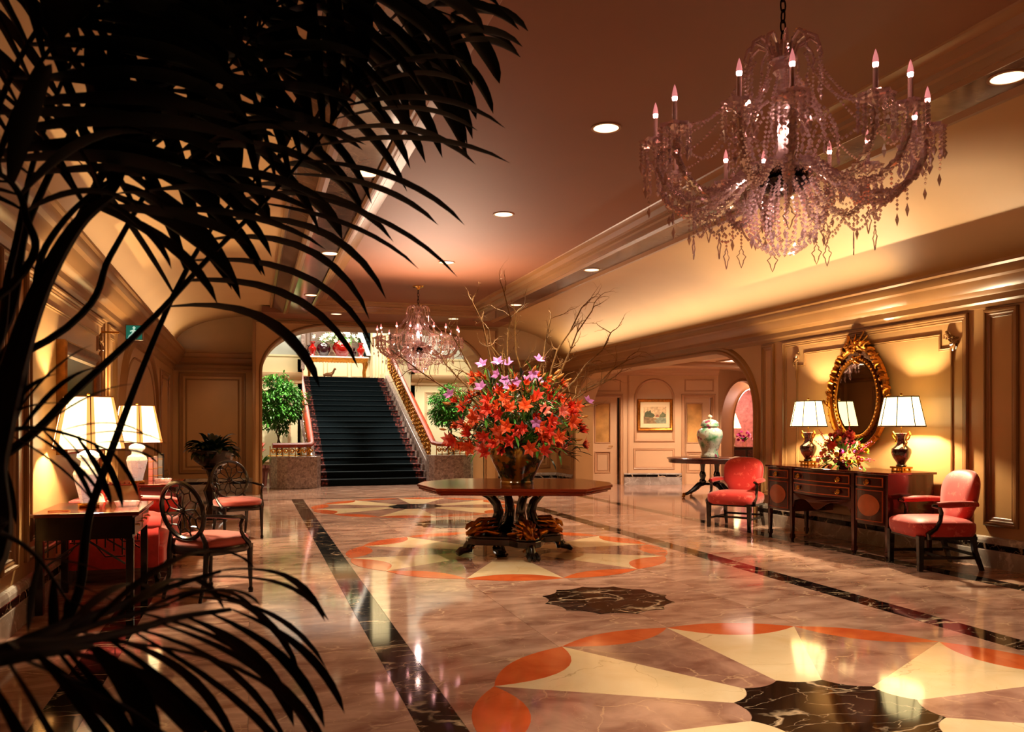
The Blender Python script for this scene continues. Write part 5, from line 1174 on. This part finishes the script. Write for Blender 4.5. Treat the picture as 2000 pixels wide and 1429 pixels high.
while len(placed) < 165 and tries < 4000:
    tries += 1
    a = rr.uniform(0, 2*pi); e = rr.uniform(-.24, 1.15); k = rr.uniform(.66, 1.02)
    p = dome(a, e, k)
    if p.z < .0 and Vector((p.x, p.y)).length < .36: continue
    if p.z > .78: continue
    if any((p-q).length < .080 for q in placed): continue
    placed.append(p); d = Vector((p.x, p.y, p.z*.35+.10)).normalized()+Vector((rr.uniform(-.4, .4), rr.uniform(-.4, .4), rr.uniform(-.5, .35)))+cam_dir*.6
    kind = rr.random()
    if p.z > .62: me, nm, sc_ = (orch_me, 'orchid', 1.2) if kind < .3 else (lily_cl[1], 'lily', .9)
    elif kind < .04: me, nm, sc_ = orch_me, 'orchid', 1.2
    elif kind < .22: me, nm, sc_ = lily_cl[rr.randrange(2)], 'lily', 1.1
    elif kind < .34: me, nm, sc_ = lily_me[2], 'lily', 1.0
    else: me, nm, sc_ = lily_me[rr.randrange(2)], 'lily', rr.uniform(.9, 1.15)
    put(me, nm, bq, p, d, rr.uniform(0, 6), sc_)
    stems.tube([(rr.uniform(-.1, .1), rr.uniform(-.1, .1), -.05), p*.5+Vector((0, 0, .03)), p], .004, 4)
for a_, z_, r_ in ((2.5, .93, .12), (3.6, .92, .3), (3.2, .90, .42), (.3, .98, .32), (.8, .75, .6), (3.4, .55, .86), (3.9, .62, .80), (6.1, .5, .82)):
    p = Vector((r_*cos(a_), r_*sin(a_), z_)); put(orch_me, 'orchid', bq, p, (p.x*.5+cam_dir.x*.5, cam_dir.y*.5, .5), a_, 1.4); stems.tube([(0, 0, 0), p*.5, p], .0035, 4)
for k in range(26):
    a = rr.uniform(0, 2*pi); e = rr.uniform(-.15, 1.1); p = dome(a, e, rr.uniform(.8, 1.08)); put(bud_me, 'bud', bq, p, (p.x, p.y, p.z*.4), 0, rr.uniform(.9, 1.3)); stems.tube([(0, 0, 0), p*.5, p], .003, 4)
stems.build('stems', M_LEAF, bq)['kind'] = 'stuff'
fol = MB(); fol2 = MB()
for k in range(900):
    a = rr.uniform(0, 2*pi); e = rr.uniform(-.35, 1.2); p = dome(a, e, rr.uniform(.25, .92)); d = Vector((p.x+rr.uniform(-.5, .5), p.y+rr.uniform(-.5, .5), p.z*.3+rr.uniform(-.5, .5)))
    blade(fol if k % 3 else fol2, p, d, rr.uniform(.10, .22), rr.uniform(.018, .034), rr.uniform(.2, 1.4), 4)
fol.build('foliage', M_LEAFD, bq, smooth=True, recalc=False)['kind'] = 'stuff'; fol2.build('light_foliage', M_LEAF, bq, smooth=True, recalc=False)['kind'] = 'stuff'
M_TWIG = mat('twig', '#86602e', .7, var=.25, scale=30)
def twig(mb, p, d, L, r, depth, rr, wob=.28, seg=7):
    p = Vector(p); d = Vector(d).normalized(); pts = [p.copy()]; rad = [r]
    for i in range(seg):
        d = (d+Vector((rr.gauss(0, wob), rr.gauss(0, wob), rr.gauss(0, wob)+.04))).normalized(); p = p+d*L/seg; pts.append(p.copy()); rad.append(r*(1-.75*(i+1)/seg))
        if depth and i > 0 and rr.random() < .62:
            q = (d+Vector((rr.gauss(0, .7), rr.gauss(0, .7), rr.gauss(0, .5)))).normalized(); twig(mb, p, q, L*rr.uniform(.25, .5), rad[-1]*.62, depth-1, rr, wob*1.2, 5)
    mb.tube(pts, rad, 5)
# branch ends are where the photograph shows them reaching, at a depth within the arrangement
for (u, v, dd, bu) in ((985, 572, 0, 1000), (1150, 605, .1, 1050), (1135, 600, -.1, 1045), (1195, 652, .2, 1075), (1225, 705, -.1, 1090), (925, 585, .2, 985), (880, 650, -.2, 960), (855, 690, .1, 940), (790, 700, .0, 930), (1075, 625, .3, 1030), (1010, 610, -.3, 1010), (1200, 735, -.3, 1080), (905, 720, .3, 970), (960, 640, 0, 1000)):
    tip = px(u, v, 9.25+dd)-bq.location; b = Vector((rr.uniform(-.08, .08), rr.uniform(-.08, .08), -.02)); mid = px(bu, 800, 9.25)-bq.location
    n = 9; pts = []; 
    for i in range(n+1):
        s_ = i/n; q = b*(1-s_)**2+mid*2*s_*(1-s_)+tip*s_*s_; q = q+Vector((rr.gauss(0, .02), rr.gauss(0, .02), rr.gauss(0, .015)))*(s_ > 0); pts.append(q)
    mb = MB().tube(pts, [.018*(1-.66*i/n) for i in range(n+1)], 6)
    for i in range(3, n+1):
        for _ in range(2 if i > 4 else 1):
            d = (pts[i]-pts[i-1]).normalized(); q = d+Vector((rr.gauss(0, .6), rr.gauss(0, .6), rr.gauss(0, .5))); twig(mb, pts[i], q, rr.uniform(.14, .40), .006, 1, rr)
    mb.build('branch', M_TWIG, bq, smooth=True, recalc=False)
# ---------------------------------------------------------------- mixed bowl on the sideboard
t = thing('flower_bowl', 'small dark bowl holding the mixed flowers on the sideboard', 'bowl', (6.72, 8.10, .93))
MB().lathe([(.05, 0), (.06, .01), (.05, .02), (.10, .05), (.125, .09), (.12, .10), (.10, .07)], 24).build('body', M_PORPH, t, smooth=True)
b2 = thing('flower_arrangement', 'bright mixed tulips, roses and lilies in the small sideboard bowl', 'flowers', (6.72, 8.10, 1.0))
def tulip(mb, r=.03, h=.05):
    for k in range(5):
        a = 2*pi*k/5; mb.grid(lambda u, v: Vector((r*(.35+.75*sin(pi*min(.86, v*.9+.06)))*cos(a+(u-.5)*1.7), r*(.35+.75*sin(pi*min(.86, v*.9+.06)))*sin(a+(u-.5)*1.7), h*v*(1-.12*abs(2*u-1)**2))), 3, 4)
    return mb
cols = [mat('tulip_coral', '#ee6a4a', .5, var=.1), mat('tulip_red', '#c8203a', .5, var=.1), mat('rose_yellow', '#f6c81e', .5, var=.1), mat('rose_pink', '#f09ab0', .5, var=.1), mat('bloom_magenta', '#c0288a', .5, var=.1), mat('bloom_orange', '#f08a28', .5, var=.1)]
tul = [mesh_of(tulip(MB()), 'tulip', m) for m in cols]; rnd = [mesh_of(petal_flower(MB(), 8, .035, .028, .8, .6, False, 3), 'bloom', m) for m in cols]
for k in range(120):
    a = rr.uniform(0, 2*pi); e = rr.uniform(-.15, 1.35); kk = rr.uniform(.7, 1)
    p = Vector((cos(a)*cos(e)*.17*kk, sin(a)*cos(e)*(.40-.12*e)*kk, .0+sin(e)*.40*kk)); i = rr.choice((0, 0, 0, 1, 2, 2, 3, 3, 5, 5, 4))
    if p.z > .22: i = rr.choice((0, 1, 1, 2, 0, 3))
    put(tul[i] if k % 2 else rnd[i], 'tulip' if k % 2 else 'bloom', b2, p, (p.x-.25, p.y, p.z*.7+.05), k, rr.uniform(.85, 1.2))
put(lily_me[0], 'lily', b2, (-.14, .0, .20), (-.9, -.3, .3), 0, .8); put(lily_me[1], 'lily', b2, (-.08, .14, .25), (-.8, .3, .5), 1, .7)
for sgn, lean in ((1, .0), (-1, .0), (1, .5), (-1, .45), (1, .9), (0, 1.3), (.2, 1.2), (-.4, 1.1)):     # spikes of small blooms reaching out at both ends
    mb = MB(); p0 = Vector((0, sgn*.12, .05)); d = Vector((-.1, sgn*(1-lean*.3), lean)).normalized()
    for q in range(15):
        p = p0+d*(.14+.021*q); mb.bead(p+Vector((rr.gauss(0, .008), rr.gauss(0, .01), rr.gauss(0, .01))), .015*(1-q/22), .02*(1-q/22)); mb.bead(p+Vector((rr.gauss(0, .016), rr.gauss(0, .016), rr.gauss(0, .014))), .011*(1-q/22))
    mb.tube([p0, p0+d*.45], .003, 4); mb.build('flower_spike', mat('spike_rose', '#e04468', .5, var=.1) if sgn else cols[1], b2, recalc=False)
fol = MB()
for k in range(130):
    a = rr.uniform(0, 2*pi); e = rr.uniform(-.3, 1.2); p = Vector((cos(a)*cos(e)*.10, sin(a)*cos(e)*.22, .02+sin(e)*.2)); blade(fol, p, p+Vector((0, 0, -.05)), rr.uniform(.10, .2), rr.uniform(.016, .03), rr.uniform(.2, 1.2), 4)
fol.build('foliage', M_LEAF, b2, smooth=True, recalc=False)['kind'] = 'stuff'
# ---------------------------------------------------------------- white lilies on the landing
b3 = thing('lily_bouquet', 'spreading white lilies in the big red vase on the landing', 'flowers', (CXm+.16, CY-.02, ZC+.52))
for k in range(34):
    a = rr.uniform(0, 2*pi); e = rr.uniform(-.1, 1.2); kk = rr.uniform(.6, 1)
    p = Vector((cos(a)*cos(e)*.86*kk-.12, sin(a)*cos(e)*.4*kk, .02+sin(e)*.36*kk)); put(white_me, 'white_lily', b3, p, (p.x*.6, p.y-.5, p.z*.5+.15), k, rr.uniform(.8, 1.05))
fol = MB()
for k in range(260):
    a = rr.uniform(0, 2*pi); e = rr.uniform(-.3, 1.2); kk = rr.uniform(.3, .95); p = Vector((cos(a)*cos(e)*.78*kk-.12, sin(a)*cos(e)*.35*kk, sin(e)*.32*kk)); blade(fol, p, (p.x+rr.uniform(-.3, .3), p.y+rr.uniform(-.3, .3), rr.uniform(-.3, .3)), rr.uniform(.12, .25), .03, 1, 4)
fol.build('foliage', M_LEAF, b3, smooth=True, recalc=False)['kind'] = 'stuff'
# ---------------------------------------------------------------- potted trees of the stair hall
def leaf_cloud(mb, c, R_, n, rr, L=.075, w=.028, lump=.35):
    c = Vector(c); cl = [Vector((rr.gauss(0, .5), rr.gauss(0, .5), rr.gauss(0, .5))) for _ in range(16)]
    for _ in range(n):
        while True:
            q = Vector((rr.uniform(-1, 1), rr.uniform(-1, 1), rr.uniform(-1, 1)))
            if q.length > 1: continue
            if q.length > .72+.28*noise.noise(q*2.6+c): continue
            if noise.noise(q*3.1+c*1.7) < -.22: continue
            break
        p = c+Vector((q.x*R_[0], q.y*R_[1], q.z*R_[2])); d = Vector((q.x+rr.uniform(-.7, .7), q.y+rr.uniform(-.7, .7), q.z*.3+rr.uniform(-.9, .3)))
        blade(mb, p, d, L*rr.uniform(.7, 1.3), w, .8, 2, .2)
def pot(t, r, h, m): MB().lathe([(r*.72, 0), (r*.95, h*.85), (r*1.06, h*.86), (r*1.06, h), (r*.92, h), (r*.85, h*.88), (.0001, h*.88)], 24).build('pot', m, t, smooth=True)
for lab, (x, y), cz, R_, n in (('ficus tree in a pot left of the stairs behind the marble plinth', (.66, 21.7), 2.02, (.82, .65, 1.0), 4600), ('round headed ficus tree right of the stairs behind the right marble plinth', (5.10, 21.5), 1.98, (.72, .62, .78), 3600)):
    t = thing('potted_tree', lab, 'tree', (x, y, 0)); pot(t, .28, .42, M_TERRA)
    mb = MB()
    for k in range(3): mb.tube([(.03*k, .02*k, .36), (.10*cos(k*2), .08*sin(k*2), .8), (-.05*cos(k*2), .05*sin(k*3), 1.3), (.2*cos(k*2), .2*sin(k*2), cz)], [.028, .022, .018, .01], 6)
    mb.build('trunk', M_BARK, t, smooth=True)
    mb = MB(); leaf_cloud(mb, (0, 0, cz), R_, n, rr, .11, .050); mb.build('foliage', M_LEAF, t, recalc=False)['kind'] = 'stuff'
M_BROM = mat('bromeliad_red', '#d82418', .45, var=.1)
for lab, (x, y) in (('red bromeliad in a pot at the left foot of the stair hall', (.22, 20.8)), ('leafy bromeliad behind the right marble plinth', (5.75, 20.9))):
    t = thing('bromeliad', lab, 'plant', (x, y, 0)); pot(t, .19, .5, M_TERRA)
    mb = MB()
    for k in range(34): a = rr.uniform(0, 2*pi); blade(mb, (0, 0, .45), (cos(a)*.7, sin(a)*.7, 1.0), rr.uniform(.3, .55), .045, 1.6, 6)
    mb.build('foliage', M_LEAF, t, smooth=True, recalc=False)['kind'] = 'stuff'
    for j in range(2):
        for k in range(12): a = k*.9; mb = MB(); blade(mb, (.08*j-.04, 0, .80+.02*k), (cos(a), sin(a), 1.1), .13, .03, .8, 4); mb.build('red_bract', M_BROM, t, smooth=True, recalc=False)
# ---------------------------------------------------------------- rose room lamp and flowers
t = thing('table_lamp', 'slim lamp with a pale cone shade in the rose room', 'lamp', camp(6.82, 25.25, .82))
MB().lathe([(.07, 0), (.08, .02), (.03, .05), (.06, .18), (.075, .28), (.03, .40), (.012, .48), (.012, .98)], 16).build('base', mat('cream_lamp_base', '#e0c898', .3), t, smooth=True)
MB().lathe([(.24, .57), (.07, 1.02)], 24).build('lamp_shade', M_SHADE, t, smooth=True)
t = thing('vase', 'glass vase of pink flowers on the dark rose room cabinet', 'vase', camp(7.12, 25.12, .82))
MB().lathe([(.05, 0), (.07, .02), (.06, .14), (.08, .2), (.075, .2), (.055, .14)], 16).build('body', M_CLEAR, t, smooth=True)
for k in range(22):
    a = rr.uniform(0, 2*pi); e = rr.uniform(0, 1.3); p = Vector((cos(a)*cos(e)*.24, sin(a)*cos(e)*.16, .2+sin(e)*.26)); put(rnd[3] if k % 2 else rnd[4], 'bloom', t, p, (p.x, p.y-.2, p.z-.2), k, 2.0)
mb = MB()
for k in range(40): a = rr.uniform(0, 2*pi); blade(mb, (0, 0, .14), (cos(a)*.6, sin(a)*.5, .7), rr.uniform(.15, .28), .03, .8, 4)
mb.build('foliage', M_LEAF, t, smooth=True, recalc=False)['kind'] = 'stuff'
# ---------------------------------------------------------------- the dark palm in the foreground, rooted in a pot left of the camera
palm = thing('potted_palm', 'dark kentia palm close to the camera, fronds arching across the upper left', 'palm', (-1.15, 1.45, 0))
PB_ = palm.location
MB().lathe([(.20, 0), (.27, .36), (.30, .38), (.30, .42), (.26, .42), (.25, .38), (.0001, .37)], 28).build('pot', M_TERRA, palm, smooth=True)
rr = random.Random(5); nleaf = [0]
def spline(P, n):
    out = []; P = [P[0]*2-P[1]]+P+[P[-1]*2-P[-2]]
    for i in range(1, len(P)-2):
        for k in range(n):
            t_ = k/n; a, b, c, d = P[i-1], P[i], P[i+1], P[i+2]
            out.append(.5*((2*b)+(c-a)*t_+(2*a-5*b+4*c-d)*t_*t_+(3*b-a-3*c+d)*t_**3))
    out.append(P[-2]); return out
def frond(pts, t0, n, L, w, ang=1.0, droop=1.3, left=1, right=1, r0=.011, base=True, lens=None):
    """rachis through pts (u, v, distance); leaflets from fraction t0 on, both sides"""
    P = [px(*p) for p in pts]
    if base: P = [Vector((PB_.x+.05, PB_.y+.03, .4)), P[0]*.55+Vector((PB_.x, PB_.y, .9))*.45]+P
    S = [q-PB_ for q in spline(P, 8)]; N = len(S)-1
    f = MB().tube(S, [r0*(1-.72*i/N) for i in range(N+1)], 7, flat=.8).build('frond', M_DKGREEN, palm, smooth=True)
    k0 = (2*8 if base else 0); i0 = k0+(N-k0)*t0
    eye = Vector((0, 0, EYE))-PB_
    for j in range(n):
        x = i0+(N-i0-.01)*(j/(n-1)); i = int(x); p = S[i].lerp(S[i+1], x-i); tg = (S[i+1]-S[i]).normalized(); fr = j/(n-1)
        view = (p-eye).normalized(); side = view.cross(tg).normalized()
        for s, on in ((1, right), (-1, left)):
            if not on or (on < 1 and rr.random() > on): continue
            k = ang*(1-.55*fr)+rr.uniform(-.10, .10); d = tg*cos(k)+side*s*sin(k)+view*rr.uniform(-.25, .25)
            mb = MB(); ll = L*(.62+.5*sin(pi*min(1, fr*.8+.22)))*rr.uniform(.88, 1.08)*on
            blade(mb, (0, 0, 0), d, ll, w*rr.uniform(.85, 1.1), droop*rr.uniform(.75, 1.25), 9, .16)
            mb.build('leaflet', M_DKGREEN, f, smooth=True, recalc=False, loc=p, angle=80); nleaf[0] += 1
# main frond: stem rises from lower left, leaflets cascade right
frond([(90, 1250, 1.35), (180, 985, 1.5), (270, 740, 1.75), (335, 585, 1.9), (385, 490, 2.0), (445, 405, 2.1), (520, 330, 2.2)], .48, 8, .50, .068, .95, 1.7, left=0)
frond([(335, 585, 1.9), (385, 490, 2.0), (450, 400, 2.1), (545, 310, 2.2), (650, 240, 2.3)], .02, 9, .44, .062, .8, .35, left=1, right=0, base=False, r0=.008)
# long frond arching to the right across the top
frond([(-20, 870, 1.35), (60, 650, 1.5), (150, 440, 1.7), (290, 290, 1.85), (450, 190, 2.0), (620, 100, 2.15), (760, 70, 2.3), (870, 90, 2.4)], .52, 12, .42, .052, .95, 1.15)
frond([(-10, 900, 1.4), (150, 760, 1.55), (300, 620, 1.75), (420, 490, 1.9), (520, 390, 2.0), (600, 300, 2.1), (665, 215, 2.15), (710, 140, 2.2)], .56, 11, .50, .044, .95, .85)
frond([(-30, 700, 1.4), (60, 420, 1.6), (200, 170, 1.8), (380, 20, 2.0), (560, -40, 2.1), (740, -20, 2.3), (880, 30, 2.4)], .40, 12, .40, .064, .95, 1.2)
frond([(-60, 760, 1.3), (20, 520, 1.45), (70, 300, 1.6), (150, 100, 1.8), (260, -60, 1.9)], .45, 10, .44, .074, 1.0, .6)
frond([(-60, 600, 1.3), (-10, 330, 1.4), (80, 120, 1.5), (200, 0, 1.6)], .35, 9, .42, .080, 1.0, .6)
frond([(130, 640, 1.6), (215, 500, 1.7), (300, 350, 1.8), (400, 190, 1.9), (520, 40, 2.0)], .40, 11, .42, .064, .95, .7)
frond([(0, 700, 1.4), (90, 480, 1.5), (190, 370, 1.65), (290, 320, 1.8), (400, 310, 1.9)], .42, 9, .36, .058, 1.0, 1.0)
frond([(20, 560, 1.3), (50, 420, 1.35), (0, 340, 1.3), (-120, 330, 1.2)], .35, 7, .22, .038, 1.1, 1.5)
frond([(-80, 1150, 1.0), (-20, 900, 1.1), (25, 720, 1.2), (80, 560, 1.3), (150, 440, 1.4), (220, 380, 1.5)], .95, 2, .2, .03, 1, 1, r0=.034)
frond([(-60, 500, 1.3), (0, 200, 1.5), (120, 0, 1.6), (300, -120, 1.7)], .2, 9, .44, .085, 1.1, .8)
frond([(150, 440, 1.6), (250, 240, 1.75), (330, 90, 1.85), (430, -60, 1.95)], .05, 10, .42, .075, 1.0, .7, base=False)
frond([(300, 200, 1.9), (450, 60, 2.0), (620, -20, 2.1), (800, -30, 2.2)], .05, 10, .40, .062, .9, 1.0, base=False)
# ragged low frond on the left in front of the lamp
frond([(-90, 860, 1.1), (-20, 850, 1.15), (60, 835, 1.2), (140, 850, 1.25), (215, 880, 1.3)], .12, 9, .16, .016, .9, .9, r0=.008)
frond([(-60, 1040, .9), (0, 1040, .95), (70, 1085, 1.0), (130, 1170, 1.05)], .7, 3, .10, .012, .7, .6, r0=.007)
# the near, soft frond at the bottom
frond([(-80, 1300, .70), (20, 1265, .74), (130, 1255, .80), (240, 1235, .88), (350, 1205, .98), (450, 1190, 1.06)], .06, 11, .46, .036, .85, 1.15, left=0, right=1, r0=.012)
frond([(-30, 1290, .74), (80, 1240, .80), (200, 1195, .90), (320, 1150, 1.02), (430, 1115, 1.12)], .20, 8, .50, .024, .42, 1.05, left=0, right=1, r0=.009, base=False)
frond([(60, 1262, .78), (200, 1215, .88), (330, 1180, .98)], .20, 5, .30, .018, .35, 1.1, left=1, right=0, r0=.006, base=False)
frond([(-120, 1310, .62), (-20, 1290, .66), (80, 1275, .70), (180, 1262, .76)], .05, 6, .30, .042, 1.4, 1.6, left=0, right=1, r0=.010, base=False)
